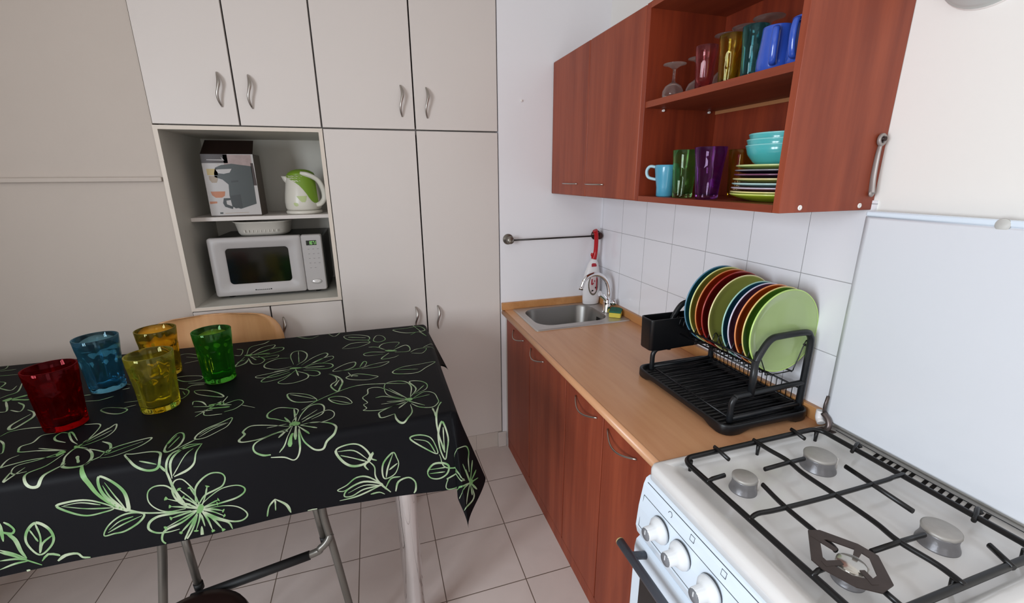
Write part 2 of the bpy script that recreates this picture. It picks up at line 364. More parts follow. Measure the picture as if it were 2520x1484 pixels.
# ---- microwave
mw = thing('microwave', (-1.755, .3, NFZ), 'silver-grey microwave oven with black case in the niche', 'microwave')
mx0, mx1, my, mz0, mz1 = -2.006, -1.506, .12, 1.041, 1.324
b = MB().box((mx0+.008, my+.03, mz0-.004), (mx1+.006, my+.36, mz1-.004), .008)
for x in (mx0+.05, mx1-.05):
    for y in (my+.06, my+.32): b.cyl((x, y, NFZ), (x, y, mz0), .014)
b.build('case', M['mwbody'], mw)
# front door: rounded raised frame round a dark window
def rrect(x0, x1, z0, z1, r, y, n=6, bulge=0.):
    P = []
    for cx, cz, a0 in ((x1-r, z1-r, 0), (x0+r, z1-r, 90), (x0+r, z0+r, 180), (x1-r, z0+r, 270)):
        for k in range(n+1):
            a = math.radians(a0+90*k/n); P.append((cx+r*math.cos(a), y, cz+r*math.sin(a)))
    return P
xs = -1.602
b = MB(); wx0, wx1, wz0, wz1 = -1.938, -1.664, 1.098, 1.272
b.loft([rrect(mx0, xs, mz0, mz1, .008, my+.03), rrect(mx0, xs, mz0, mz1, .012, my+.004), rrect(mx0+.004, xs-.002, mz0+.004, mz1-.004, .012, my), rrect(mx0+.035, xs-.03, mz0+.028, mz1-.028, .03, my), rrect(mx0+.042, xs-.036, mz0+.034, mz1-.034, .03, my+.004), rrect(wx0-.004, wx1+.004, wz0-.004, wz1+.004, .02, my+.003), rrect(wx0, wx1, wz0, wz1, .017, my+.008)], True, False)
dd = b.build('door', M['mwfront'], mw)
MB().loft([rrect(wx0-.001, wx1+.001, wz0-.001, wz1+.001, .017, my+.012), rrect(wx0-.001, wx1+.001, wz0-.001, wz1+.001, .017, my+.0075)], True, True, False).build('window', M['mwglass'], dd)
b = MB()
for i in range(9): b.box((-1.835+i*.0085, my-.0006, 1.062), (-1.829+i*.0085, my+.001, 1.0655+(.002 if i in (0, 8) else 0)))
b.build('nameplate', M['mwbody'], dd)
cp = MB().loft([rrect(xs+.0015, mx1, mz0, mz1, .008, my+.03), rrect(xs+.0015, mx1, mz0, mz1, .01, my+.004), rrect(xs+.004, mx1-.003, mz0+.003, mz1-.003, .01, my)], True, False)
cp.m(M['mwfront']); cp.prism(list(reversed(rrect(xs+.004, mx1-.003, mz0+.003, mz1-.003, .01, my))), (0, .004, 0)); cpo = cp.build('control_panel', M['mwfront'], mw)
b = MB(); b.m(M['lcd']).box((-1.578, my-.0015, 1.272), (-1.530, my+.001, 1.296), .002); lg = mat('lcd_green', '#9fd48a', .4); lg.node_tree.nodes['Principled BSDF'].inputs['Emission Color'].default_value = (*lin('#9fe07c'), 1); lg.node_tree.nodes['Principled BSDF'].inputs['Emission Strength'].default_value = .25
b.m(lg); 
def seg7(b, x, z, w, h, d, y):
    S7 = {'1': 'bc', '0': 'abcdef', '7': 'abc', ':': ''}[d]; q = .0012
    for s_, (a0, a1) in dict(a=((0, h), (w, h)), b=((w, h/2), (w, h)), c=((w, 0), (w, h/2)), d=((0, 0), (w, 0)), e=((0, 0), (0, h/2)), f=((0, h/2), (0, h)), g=((0, h/2), (w, h/2))).items():
        if s_ in S7: b.box((x+a0[0]-q, y-.0008, z+a0[1]-q), (x+a1[0]+q, y, z+a1[1]+q))
for x, d in ((-1.566, '1'), (-1.556, '0'), (-1.546, '7'), (-1.5385, '1')): seg7(b, x, 1.277, .0055, .014, d, my-.0015)
b.build('display', None, cpo)
_kp = mat('key_print', '#6f6a66', .5)
for r_, z in enumerate((1.252, 1.228, 1.205, 1.181, 1.157)):
    for c_ in range(3):
        x = -1.574+c_*.0215
        if r_ == 4 and c_ == 2: continue
        MB().box((x, my-.0006, z), (x+.008, my+.001, z+.0016)).build('key', _kp, cpo)
MB().lathe((-1.551, my, 1.087), [(.0, -.007), (.018, -.0065), (.024, -.004), (.026, 0), (.026, .002)], 32, 'y', xf=Matrix.Diagonal((1, 1, .52))).build('open_button', mat('button_silver', '#c6c2c0', .25, .3), cpo)
# ---- basket on the microwave
def oval(cx, cy, z, rx, ry, n=40, p=3.2): return [(cx+rx*abs(math.cos(a))**(2/p)*(1 if math.cos(a) >= 0 else -1), cy+ry*abs(math.sin(a))**(2/p)*(1 if math.sin(a) >= 0 else -1), z) for a in (2*PI*k/n for k in range(n))]
bz = mz1-.003
b = MB(); c = (-1.785, .30)
b.loft([oval(*c, bz, .10, .09), oval(*c, bz, .108, .098), oval(*c, bz+.012, .116, .106), oval(*c, bz+.062, .126, .115), oval(*c, bz+.066, .134, .122), oval(*c, bz+.070, .133, .121), oval(*c, bz+.066, .122, .111), oval(*c, bz+.014, .112, .102), oval(*c, bz+.004, .1, .09)], True, True)
b.m(M['dark'])
for k in range(-4, 5): b.box((c[0]+k*.018-.0018, c[1]-.111, bz+.018), (c[0]+k*.018+.0018, c[1]-.1095, bz+.030))
b.mats[0] = M['basket'] if b.mats else None
bo = MB()
tag(b.build('plastic_basket'), 'off-white plastic basket sitting on top of the microwave', 'basket')
bo.bm.free()
# ---- boxed coffee maker
bx = thing('appliance_box', (-1.87, .26, SHZ), 'printed cardboard box picturing a black coffee maker, beside the kettle', 'box')
X0, X1, Y0, Y1, Z0, Z1 = -1.984, -1.768, .19, .33, SHZ, 1.706
MB().box((X0, Y0, Z0), (X1, Y1, Z1), .0015, 1).build('carton', mat('carton_side_print', '#4e4037', .35, var=.3, vscale=14), bx)
b = MB(); b.m(mat('carton_top', '#1c0e0a', .3)); b.prism([(X0, Y0, Z1), (X1, Y0, Z1), (X1, Y0+.06, Z1+.065), (X0+.012, Y0+.06, Z1+.065)], (0, .002, 0)); b.build('lid_flap', None, bx)
# printed picture on the front
b = MB(); yf = Y0-.0006
def pf(m_, poly, d=0):
    b.m(m_); b.prism([(X0+(X1-X0)*u, yf-d*.0003, Z0+(Z1-Z0)*v) for u, v in poly], (0, .0004, 0))
pw = mat('print_pale_grey', '#b7b1ae', .3); pbr = mat('print_dark_brown', '#2c1610', .3); pcur = mat('print_curtain', '#9c8580', .35, var=.25, vscale=50); pbk = mat('print_black', '#202524', .3); pgr = mat('print_charcoal', '#353b3a', .3); por = mat('print_orange_bowl', '#b3693b', .3); pyl = mat('print_mustard', '#b39a5a', .3); ptan = mat('print_tan', '#a08d78', .4)
pf(pw, [(0, .02), (1, .02), (1, 1), (0, 1)]); pf(pcur, [(.42, .78), (.96, .78), (.96, .99), (.42, .99)], 1); pf(pbr, [(0, .86), (.5, .86), (.5, 1), (0, 1)], 1)
pf(pw, [(.1, .905), (.44, .9), (.38, .96), (.4, .915), (.1, .915)], 2); pf(pbr, [(.93, .5), (.995, .5), (.98, .86), (.93, .86)], 2)
pf(pgr, [(.36, .83), (.56, .85), (.94, .81), (.93, .2), (.6, .12), (.44, .17), (.42, .34), (.44, .52), (.34, .6), (.2, .64), (.2, .7), (.24, .79)], 2)
pf(pbk, [(.44, .34), (.64, .36), (.64, .14), (.5, .13), (.44, .17)], 3); pf(pw, [(.24, .76), (.55, .77), (.5, .71), (.38, .69), (.28, .7)], 3); pf(pbk, [(.5, .58), (.64, .59), (.64, .56), (.5, .55)], 3)
pf(pbk, [(.3, .3), (.44, .3), (.43, .27), (.34, .26), (.34, .2), (.46, .16), (.44, .12), (.3, .16), (.27, .22)], 3)
pf(por, [(.07, .41), (.35, .41), (.33, .34), (.27, .31), (.15, .31), (.09, .35)], 2); pf(pyl, [(.07, .67), (.27, .67), (.27, .77), (.07, .77)], 2); pf(ptan, [(.09, .6), (.13, .55), (.22, .55), (.25, .6), (.25, .66), (.09, .66)], 2); pf(por, [(.02, .25), (.16, .25), (.16, .22), (.02, .21)], 2)
pf(pbk, [(.18, .045), (.24, .045), (.24, .07), (.18, .07)], 2); pf(ptan, [(.28, .05), (.75, .055), (.75, .062), (.28, .058)], 2); pf(ptan, [(.3, .66), (.31, .85), (.305, .85), (.295, .66)], 1)
b.build('front_print', None, bx)
# ---- kettle
kx, ky = -1.582, .26
kt = thing('electric_kettle', (kx, ky, SHZ), 'white electric kettle with a green band and lid, beside the boxed coffee maker', 'kettle')
MB().lathe((kx, ky, SHZ), [(.070, 0), (.084, .002), (.086, .012), (.080, .018), (.05, .019)], 48).build('power_base', M['kwhite'], kt)
def kring(z, rx, ry, dx=0, n=40): return [(kx+dx+rx*math.cos(2*PI*k/n), ky+ry*math.sin(2*PI*k/n), SHZ+z) for k in range(n)]
prof = [(.020, .078, .078, 0), (.03, .084, .082, 0), (.06, .086, .084, 0), (.10, .082, .079, .001), (.14, .076, .072, .002), (.17, .071, .066, .002), (.188, .067, .06, .002)]
b = MB().loft([kring(*p) for p in prof], True, True); body = b.build('body', M['kwhite'], kt)
b = MB().loft([kring(.188, .067, .060, .002), kring(.202, .060, .052, .004), kring(.213, .042, .036, .004), kring(.219, .02, .018, .004), kring(.22, .004, .004, .004)], True, True); b.build('lid', M['kgreen'], kt)
# green band sweeping from the spout over the lid down to the handle side, following the body
def ksurf(z, a, off=.0015):
    for i in range(len(prof)-1):
        if prof[i+1][0] >= z: break
    t = (z-prof[i][0])/(prof[i+1][0]-prof[i][0]); rx, ry, dx = [prof[i][k]+(prof[i+1][k]-prof[i][k])*t for k in (1, 2, 3)]
    return (kx+dx+(rx+off)*math.cos(a), ky+(ry+off)*math.sin(a), SHZ+z)
def band(pts, material, off=.0015):
    b = MB(); b.m(material); rows = [[b.bm.verts.new(ksurf(z, math.radians(a0+(a1-a0)*k/8), off)) for k in range(9)] for z, a0, a1 in pts]
    for A, B in zip(rows, rows[1:]):
        for k in range(8):
            f = b.bm.faces.new((A[k], A[k+1], B[k+1], B[k])); f.smooth = True; f.material_index = 0
    return b
bandpts = [(.187, -172, -20), (.18, -150, -20), (.17, -128, -22), (.155, -106, -24), (.14, -92, -26), (.12, -80, -28), (.1, -71, -30), (.08, -64, -30), (.065, -57, -30), (.055, -48, -32)]
band(bandpts, M['kgreen']).build('green_band', None, body)
band([(.058, -112, -108), (.055, -115, -101), (.045, -113, -99), (.04, -108, -104)], M['klight'], .001).build('leaf_print', None, body)
band([(.09, -104, -70), (.085, -102, -72), (.07, -94, -74), (.06, -88, -78)], M['klight'], .001).build('leaf_print', None, body)
MB().loft([[(kx-.058, ky-.028, SHZ+.14), (kx-.06, ky+.028, SHZ+.14), (kx-.06, ky+.028, SHZ+.184), (kx-.058, ky-.028, SHZ+.184)], [(kx-.080, ky-.012, SHZ+.166), (kx-.080, ky+.012, SHZ+.166), (kx-.086, ky+.014, SHZ+.186), (kx-.086, ky-.014, SHZ+.186)]], True, True).build('spout', M['kwhite'], kt)
MB().tube([(kx+.010, ky-.045, SHZ+.196), (kx+.045, ky-.055, SHZ+.19), (kx+.085, ky-.05, SHZ+.165), (kx+.104, ky-.045, SHZ+.12), (kx+.104, ky-.04, SHZ+.075), (kx+.085, ky-.045, SHZ+.05), (kx+.066, ky-.045, SHZ+.046)], .011, 12, True, 8, flat=1.25).build('handle', M['kwhite'], kt)

# ================================================================ kitchen base units, worktop, sink
BX = -.58
def base(label, ys, door_ys, handles):
    y0, y1 = ys
    r = thing('base_cabinet', (-.29, (y0+y1)/2, 0), label, 'base cabinet', 'red-brown base cabinets under the worktop')
    b = MB(); t = .018
    b.box((BX+.02, y0, .0), (-.02, y0+t, .842)); b.box((BX+.02, y1-t, .0), (-.02, y1, .842)); b.box((BX+.02, y0+t, .1), (-.02, y1-t, .116)); b.box((BX+.04, y0+t, 0), (BX+.055, y1-t, .1)); b.box((-.03, y0+t, .1), (-.02, y1-t, .842)); b.build('carcass', M['cherry'], r)
    for (a, c), hy in zip(door_ys, handles):
        d = MB().box((BX, min(a, c)+.0018, .062), (BX+.018, max(a, c)-.0018, .838), .003, 3).build('door', M['cherry'], r)
        h = MB(); n = 14; w = .168
        h.tube([(BX-.002-.026*math.sin(PI*i/n), hy-w/2+w*i/n, .804-.018*math.sin(PI*i/n)) for i in range(n+1)], .0032, 8, False); h.build('handle', M['satin'], d)
    return r
base('red-brown single-door base cabinet below the sink, next to the white cupboards', (-.405, -.022), [(-.405, -.022)], [-.24])
base('red-brown single-door base cabinet, second along from the white cupboards', (-.832, -.408), [(-.832, -.408)], [-.515])
base('red-brown two-door base cabinet next to the white gas cooker', (-1.440, -.835), [(-1.134, -.835), (-1.440, -1.136)], [-1.01, -1.25])
tag(MB().box((BX, -.021, .0), (BX+.018, -.001, .842)).build('filler_strip', M['lam']), 'narrow white filler strip between the base cabinets and the back wall', 'filler strip')
tag(MB().box((BX+.002, -1.44, .0), (BX+.014, -.023, .058)).build('kickboard', M['cherry']), 'red-brown kickboard along the floor under the base cabinets', 'kickboard')
WZ = .875
sx0, sx1, sy0, sy1 = -.545, -.024, -.405, -.024      # sink rim
hx0, hx1, hy0, hy1 = -.505, -.105, -.350, -.055      # bowl opening
wt = thing('worktop', (-.3, -.72, WZ-.03), 'light beech-effect worktop with rounded front edge and upstands', 'worktop')
b = MB(); zt, zb = WZ, WZ-.032
# slab with rounded front nose, cut out for the bowl
b.box((-.588, -1.444, zb), (hx0-.01, -.001, zt)); b.box((hx0-.01, -1.444, zb), (0-.0065, hy0-.01, zt)); b.box((hx0-.01, hy1+.01, zb), (-.0065, -.001, zt)); b.box((hx1+.01, hy0-.01, zb), (-.0065, hy1+.01, zt))
n = 10; nose = [(-.588, zt)]+[(-.588-.016*math.sin(PI*k/n), (zt+zb)/2+(zt-zb)/2*math.cos(PI*k/n)) for k in range(n+1)]
b.loft([[(x, -1.444, z) for x, z in nose[1:]], [(x, -.001, z) for x, z in nose[1:]]], True, True)
b.build('top', M['counter'], wt)
MB().box((-.604, -.018, WZ), (-.0065, -.0005, WZ+.042), .002).build('upstand', M['upst'], wt)
MB().box((-.024, -1.444, WZ), (-.0065, -.0185, WZ+.042), .002).build('upstand', M['upst'], wt)
# sink
sk = thing('sink', (-.3, -.2, WZ), 'inset stainless steel sink at the wall end of the worktop', 'sink')
def rr2(x0, x1, y0, y1, r, z, n=8):
    P = []
    for cx, cy, a0 in ((x1-r, y1-r, 0), (x0+r, y1-r, 90), (x0+r, y0+r, 180), (x1-r, y0+r, 270)):
        for k in range(n+1):
            a = math.radians(a0+90*k/n); P.append((cx+r*math.cos(a), cy+r*math.sin(a), z))
    return P
b = MB(); b.loft([rr2(sx0, sx1, sy0, sy1, .012, WZ+.0005), rr2(sx0+.002, sx1-.002, sy0+.002, sy1-.002, .012, WZ+.006), rr2(sx0+.012, sx1-.012, sy0+.012, sy1-.012, .012, WZ+.004), rr2(hx0, hx1, hy0, hy1, .085, WZ+.004)], True, False, True); b.build('rim', M['steel'], sk)
b = MB(); b.loft([rr2(hx0, hx1, hy0, hy1, .085, WZ+.004), rr2(hx0+.006, hx1-.006, hy0+.006, hy1-.006, .08, WZ-.006), rr2(hx0+.014, hx1-.014, hy0+.014, hy1-.014, .075, WZ-.12), rr2(hx0+.035, hx1-.035, hy0+.035, hy1-.035, .06, WZ-.148), rr2(hx0+.1, hx1-.1, hy0+.1, hy1-.1, .03, WZ-.152), rr2(hx0+.15, hx1-.19, hy0+.14, hy1-.14, .004, WZ-.1525)], True, False)
bowl = b.build('bowl', M['steel_in'], sk)
MB().cyl((-.305, -.2, WZ-.1519), (-.305, -.2, WZ-.149), .035, .03, 28).build('drain', M['chrome'], bowl)
b = MB()
for y in (-.245, -.22): b.box((hx1-.0145, y, WZ-.052), (hx1-.011, y+.010, WZ-.026), .001)
b.build('overflow_slot', M['dark'], bowl)
# faucet (mixer with tall swan neck)
fx, fy, fz = -.070, -.235, WZ+.0045
b = None
fa = thing('mixer_tap', (fx, fy, fz), 'chrome mixer tap with a high curved spout on the sink corner', 'tap')
MB().lathe((fx, fy, fz), [(.027, 0), (.028, .004), (.024, .012), (.022, .055), (.019, .07), (.012, .078)], 28).build('base', M['chrome'], fa)
MB().tube([(fx+.012, fy+.006, fz+.06), (fx+.014, fy+.01, fz+.11), (fx-.004, fy+.014, fz+.17), (fx-.045, fy+.016, fz+.205), (fx-.09, fy+.018, fz+.21), (fx-.132, fy+.018, fz+.188), (fx-.150, fy+.018, fz+.145)], .012, 14, True, 8).cyl((fx-.1495, fy+.018, fz+.15), (fx-.153, fy+.018, fz+.132), .0125, .012).build('spout', M['chrome'], fa)
lv = MB().tube([(fx-.004, fy, fz+.06), (fx-.028, fy-.006, fz+.088), (fx-.058, fy-.014, fz+.112)], lambda t: .011+.006*t, 12, True, 6, flat=.6).build('lever', M['chrome'], fa)
MB().cyl((fx+.018, fy-.012, fz+.05), (fx+.04, fy-.026, fz+.058), .0135, .017, 20).build('side_knob', M['chrome'], fa)
# sponge
sp = thing('sponge', (-.062, -.315, WZ+.0045), 'yellow and green kitchen sponge on the sink rim beside the tap', 'sponge')
_a = math.radians(-38); ex = (math.cos(_a), math.sin(_a), 0); ey = (-math.sin(_a), math.cos(_a), 0)
MB().obox((-.062, -.315, WZ+.0045+.0135), ex, ey, (0, 0, 1), .062, .085, .027, .006).build('sponge_body', M['spy'], sp)
MB().obox((-.062, -.315, WZ+.0045+.031), ex, ey, (0, 0, 1), .062, .085, .009, .003).build('scouring_pad', M['spg'], sp)
# spray bottle
cbx, cby, cbz = -.080, -.062, WZ+.006
bt = thing('cleaner_bottle', (cbx, cby, cbz), 'white cleaner bottle with a long red neck in the corner behind the sink', 'bottle')
def el(z, rx, ry, dx=0, n=32): return [(cbx+dx+rx*math.cos(2*PI*k/n), cby+ry*math.sin(2*PI*k/n), cbz+z) for k in range(n)]
b = MB().loft([el(0, .044, .024), el(.004, .050, .029), el(.03, .052, .03), (el(.10, .053, .03)), el(.155, .051, .03), el(.19, .044, .027, .002), el(.205, .039, .024, .004), el(.235, .031, .02, .006), el(.258, .017, .015, .008), el(.265, .014, .013, .009)], True, True); bb = b.build('body', M['white'], bt)
b = MB().tube([(cbx+.008, cby, cbz+.262), (cbx+.016, cby-.002, cbz+.30), (cbx+.017, cby-.004, cbz+.36), (cbx+.013, cby-.006, cbz+.405), (cbx+.004, cby-.008, cbz+.425)], lambda t: .016-.004*min(1, t*4) if t < .85 else .014, 14, True, 8); b.tube([(cbx+.008, cby, cbz+.262), (cbx-.005, cby-.003, cbz+.285), (cbx-.002, cby-.003, cbz+.295)], .008, 10); b.build('red_neck', M['red'], bt)
def elprint(name, mt, pts, yoff):
    b = MB(); b.m(mt)
    for poly in pts:
        b.prism([(cbx+u, cby-.0305*math.sqrt(max(0, 1-(u/.054)**2))-yoff, cbz+v) for u, v in poly], (0, .0006, 0))
    return b.build(name, None, bb)
oval_ = [(.031*math.cos(a)-.002, .118+.062*math.sin(a)) for a in (2*PI*k/24 for k in range(24))]
elprint('label', M['lblgrey'], [oval_], .0012); elprint('label', M['lblpale'], [[(x*.8-.001, .118+(z-.118)*.88+.004) for x, z in oval_]], .0022)
elprint('label_print', M['redl'], [[(-.018, .122), (-.011, .122), (-.010, .154), (-.017, .152)], [(.013, .085), (.020, .088), (.020, .160), (.013, .160)], [(-.018, .122), (-.002, .132), (-.002, .126), (-.012, .117)], [(.0, .136), (.006, .136), (.004, .146), (.001, .146)]], .003)
elprint('label_print', M['dark'], [[(.006, .098), (.011, .094), (.013, .104), (.008, .108)], [(-.016, .078), (-.004, .082), (-.002, .088), (-.012, .09)]], .003)
b = MB(); b.m(M['redl']); b.prism([(cbx+u, cby-.0225-(.238-v)*.12, cbz+v) for u, v in [(-.014, .222), (.014, .222), (.016, .230), (.010, .240), (-.008, .241), (-.014, .236)]], (0, .0035, 0)); b.build('cap_clip', None, bb)
# towel bar
tb = thing('towel_bar', (-.3, -.02, 1.27), 'thin dark towel rail with round flanges on the wall above the sink', 'towel rail')
MB().tube([(-.555, -.042, 1.269), (-.035, -.042, 1.27)], .0045, 10, False).build('rail', mat('dark_metal_rail', '#3b3733', .3, .7), tb)
for x, mm in ((-.561, mat('aged_nickel', '#8b857c', .35, .9)), (-.034, mat('dark_bronze', '#4a332f', .35, .8))):
    MB().lathe((x, 0, 1.27), [(.0, -.056), (.016, -.055), (.020, -.050), (.020, -.038), (.014, -.030), (.014, -.008), (.027, -.006), (.029, 0)], 28, 'y').build('flange', mm, tb)
# ---- the draped tablecloth as a surface over (p, q)
ZT=.921; TH=math.radians(.45); D=.835; W=2.0; OH=.24; OX,OY=-1.078,-1.094
EP=(-math.cos(TH),math.sin(TH)); EQ=(math.sin(TH),math.cos(TH))
HC=[(0,.27,0.),(20,.32,-.14),(45,.03,-.43),(68,-.02,-.30),(90,0.,-.24)]
FC=[(0,.27,0.),(45,.36,.24),(90,0.,.10)]
def ip(T,a):
    for i in range(len(T)-1):
        a0,x0,y0=T[i];a1,x1,y1=T[i+1]
        if a<=a1:
            t=(a-a0)/(a1-a0); t=t*t*(3-2*t); return x0+(x1-x0)*t,y0+(y1-y0)*t
    return T[-1][1:]
def cloth(p,q):
    """p: metres left of the right table edge, q: metres behind the near edge"""
    cp=min(max(p,0),W); cq=min(max(q,0),D)
    dp=cp-p; dq=cq-q        # dp>0 right overhang, dp<0 left; dq>0 near, dq<0 far
    r=math.hypot(dp,dq); ox=oy=0.; dr=0.
    if r>1e-9:
        a=math.degrees(math.atan2(abs(dq),abs(dp)))
        if dp==0: a=90.
        if dq>=0:
            hx,hy=ip(HC,a)
            if dp<0: hx,hy=ip(FC,a); hy=-hy
        else: hx,hy=ip(FC,a)
        if dp<0: hx=-abs(hx)*.6
        if a>=89.99: 
            hy=hy*(1+.55*math.sin(cp*9+1)*math.sin(cp*3.1)) ; 
            k=min(1,cp/.20); k=k*k*(3-2*k); hy=(-.10*(1+.55*math.sin(cp*9+1)*math.sin(cp*3.1)) if dq>0 else hy)*k+(-.24 if dq>0 else .10)*(1-k)
        if a<=.01 and dp>0: hx=hx*(1-.35*math.sin(3.14159*cq/D))
        m=math.hypot(hx,hy) or 1e-9; ux,uy=hx/m,hy/m; A=math.acos(min(m,.95)); rho=.022
        # blend the direction of the first bend with the outward normal
        if r<rho*A: th=r/rho; ho=rho*math.sin(th); dr=rho*(1-math.cos(th))
        else: ho=rho*math.sin(A)+(r-rho*A)*math.cos(A); dr=rho*(1-math.cos(A))+(r-rho*A)*math.sin(A)
        ox,oy=ux*ho,uy*ho
    return (OX+EP[0]*cp+EQ[0]*cq+ox, OY+EP[1]*cp+EQ[1]*cq+oy, ZT-dr)
# ================================================================ wall cabinet (doors unit and open unit)
KX, KZ0, KZ1 = -.315, 1.506, 2.146
t = .018
wc = thing('wall_cabinet', (-.16, -.41, KZ0), 'closed red-brown two-door wall cabinet hanging in the corner', 'wall cabinet')
b = MB(); b.box((KX+.02, -.812, KZ0), (-.001, -.812+t, KZ1)); b.box((KX+.02, -.002-t, KZ0), (-.001, -.002, KZ1)); b.box((KX+.02, -.794, KZ0), (-.001, -.02, KZ0+t)); b.box((KX+.02, -.794, KZ1-t), (-.001, -.02, KZ1)); b.box((-.012, -.794, KZ0+t), (-.001, -.02, KZ1-t)); b.build('carcass', M['cherry'], wc)
for y0, y1, hy in ((-.404, -.004, -.243), (-.811, -.408, -.492)):
    d = MB().box((KX, y0, KZ0), (KX+.019, y1, KZ1), .006, 3).build('door', M['cherry'], wc)
    n = 12; w = .168; MB().tube([(KX-.002-.022*math.sin(PI*i/n)**.8, hy-w/2+w*i/n, 1.561) for i in range(n+1)], .0028, 8, False).build('handle', M['satin'], d)
oc = thing('open_wall_cabinet', (-.16, -1.13, KZ0), 'open red-brown wall cabinet with dishes on two shelves, beside the closed one', 'wall cabinet')
OY0, OY1 = -1.441, -.815
MB().box((KX, OY0, KZ0), (-.001, OY0+.020, KZ1), .0012, 1).build('side_panel', M['cherry'], oc)
MB().box((KX, OY1-.022, KZ0), (-.001, OY1, KZ1), .0012, 1).build('side_panel', M['cherry_shade'], oc)
MB().box((KX, OY0+.0202, KZ0), (-.001, OY1-.0222, KZ0+.019)).build('bottom_panel', M['cherry_h'], oc)
MB().box((KX, OY0+.0202, KZ1-.019), (-.001, OY1-.0222, KZ1)).build('top_panel', M['cherry_h'], oc)
MB().box((-.010, OY0+.0202, KZ0+.019), (-.001, OY1-.0222, KZ1-.019)).build('back_panel', M['cherry_shade'], oc)
USZ = 1.842; LSZ = KZ0+.019
sh = MB().box((KX+.004, OY0+.0202, USZ-.020), (-.0105, OY1-.0222, USZ)).build('shelf', M['cherry_h'], oc)
b = MB()
for x in (-.24, -.045):
    for y in (OY1-.0222, OY0+.0202):
        s = -1 if y > -1 else 1
        MB().cyl((x, y, USZ-.026), (x, y+s*.008, USZ-.026), .004).build('shelf_pin', M['nail'], sh)
MB().box((-.014, OY0+.0202, USZ-.032), (-.0102, OY1-.0222, USZ-.0205)).build('back_rail', mat('pale_edge_strip', '#b0774e', .4), oc)
b = None
for x in (-.251, -.05):
    MB().lathe((x, OY0, KZ0+.012), [(.0065, 0), (.0065, -.0015), (.003, -.0022), (.0025, -.0008), (.0, -.0008)], 18, 'y').build('screw_cap', M['nail'], oc)
# wrench-shaped tool on the cabinet side
wr = thing('ring_spanner', (-.025, OY0-.006, 1.54), 'grey metal ring spanner hanging flat on the side of the open wall cabinet', 'spanner')
A0, A1 = Vector((-.0265, OY0-.006, 1.678)), Vector((-.024, OY0-.006, 1.548))
b = MB(); ring = lambda r, y: [(A0.x+r*math.cos(a)*.95, y, A0.z+r*math.sin(a)*1.15) for a in (2*PI*k/24 for k in range(24))]
b.loft([ring(.0125, A0.y-.004), ring(.0135, A0.y-.002), ring(.0135, A0.y+.002), ring(.0125, A0.y+.004), ring(.0075, A0.y+.004), ring(.0065, A0.y), ring(.0075, A0.y-.004)], True, False, True, True)
b.tube([(A0.x-.002, A0.y, A0.z-.0135), (A0.x-.004, A0.y, A0.z-.04), (A0.x-.003, A0.y, A0.z-.09), tuple(A1)], lambda t: .005+.0035*t, 12, True, 8, flat=.5, up=(0, 1, 0)); b.sphere(tuple(A1), .0088, (1, .5, 1)); b.build('spanner_body', mat('worn_grey_metal', '#a39c98', .45, .5), wr)
MB().cyl((A0.x, OY0, A0.z+.002), (A0.x, OY0-.014, A0.z+.002), .0042, .0055).build('hook_screw', mat('dark_screw', '#32201f', .4, .5), wr)
# pale round cover high on the right wall
rc = thing('round_wall_cover', (0, -1.578, 2.0), 'round pale grey metal cover high on the right wall, cut by the photo edge', 'wall cover')
MB().lathe((0, -1.580, 2.022), [(.095, 0), (.095, -.012), (.088, -.018), (.0, -.024)], 48, 'x').build('cover_plate', M['disc'], rc)
b = MB(); b.lathe((0, -1.580, 2.022), [(.097, 0), (.097, -.006), (.094, -.006)], 48, 'x', caps=False).build('rim', M['nail'], rc)

# ================================================================ crockery and glass
G = {k: glass('glass_'+k, *v) for k, v in dict(clear=('#fffdfc', .02, .26, '#e8e2e0'), red=('#e2626a', .02, .03), blue=('#bfe6f4', .02, .04), yellow=('#f8f4ae', .02, .05), amber=('#f8eda6', .02, .04), green=('#b4eaa6', .02, .05), teal=('#c6eef2', .02, .12, '#8ad4de'), dgreen=('#e2f6d8', .02, .12, '#9fd894'), purple=('#e6c2ec', .02, .12, '#c070cc'), pink=('#f6ccce', .02, .1), gold=('#f8eba8', .02, .08)).items()}
def facet(h0, h1, n, d):
    def f(a, h):
        k = max(0, min(1, (h-h0)/(.12*(h1-h0)))) * max(0, min(1, (h1-h)/(.12*(h1-h0))))
        return 1-d*k*(1-abs(math.cos(a*n/2)))
    return f
def tumbler(name, material, x, y, z, rt, rb, H, label, group, nf=9, rot=0., sh=.64, cat='glass'):
    """faceted drinking glass: thick base, fluted lower body, shoulder ridge, smooth flared rim"""
    r = thing(name, (x, y, z), label, cat, group)
    s = sh*H; rs = rb+(rt-rb)*.62; wl = .0028*H/.14+.0012
    outp = [(rb*.86, 0), (rb*.97, .002), (rb, .006), (rb*1.005, .05*H), (rb+(rs-rb)*.5, s*.5), (rs*.985, s*.92), (rs*1.0, s*.97), (rs*.985, s*1.02), (rs*.985, s*1.08), (rs+(rt-rs)*.5, s+(H-s)*.5), (rt, H-.001), (rt-.0006, H)]
    inp = [(rt-wl*.8, H), (rt-wl, H-.001), (rs+(rt-rs)*.5-wl, s+(H-s)*.5), (rs*.985-wl, s*1.05), (rs*.95-wl*1.2, s*.9), (rb+(rs-rb)*.45-wl*1.4, s*.48), (rb*.93-wl*1.3, .13*H), (rb*.7, .085*H), (.002, .075*H)]
    f = facet(.03*H, s*.99, nf, .13)
    b = MB(); rings = []
    seg = nf*6
    for i, (rr_, h) in enumerate(outp+inp):
        ring = []
        for k in range(seg):
            a = 2*PI*k/seg+rot; m_ = f(a-rot, h) if i < len(outp) else 1
            ring.append((x+rr_*m_*math.cos(a), y+rr_*m_*math.sin(a), z+h))
        rings.append(ring)
    b.loft(rings, True, True); b.build('glass_body', material, r); return r
TZ = ZT+.0012
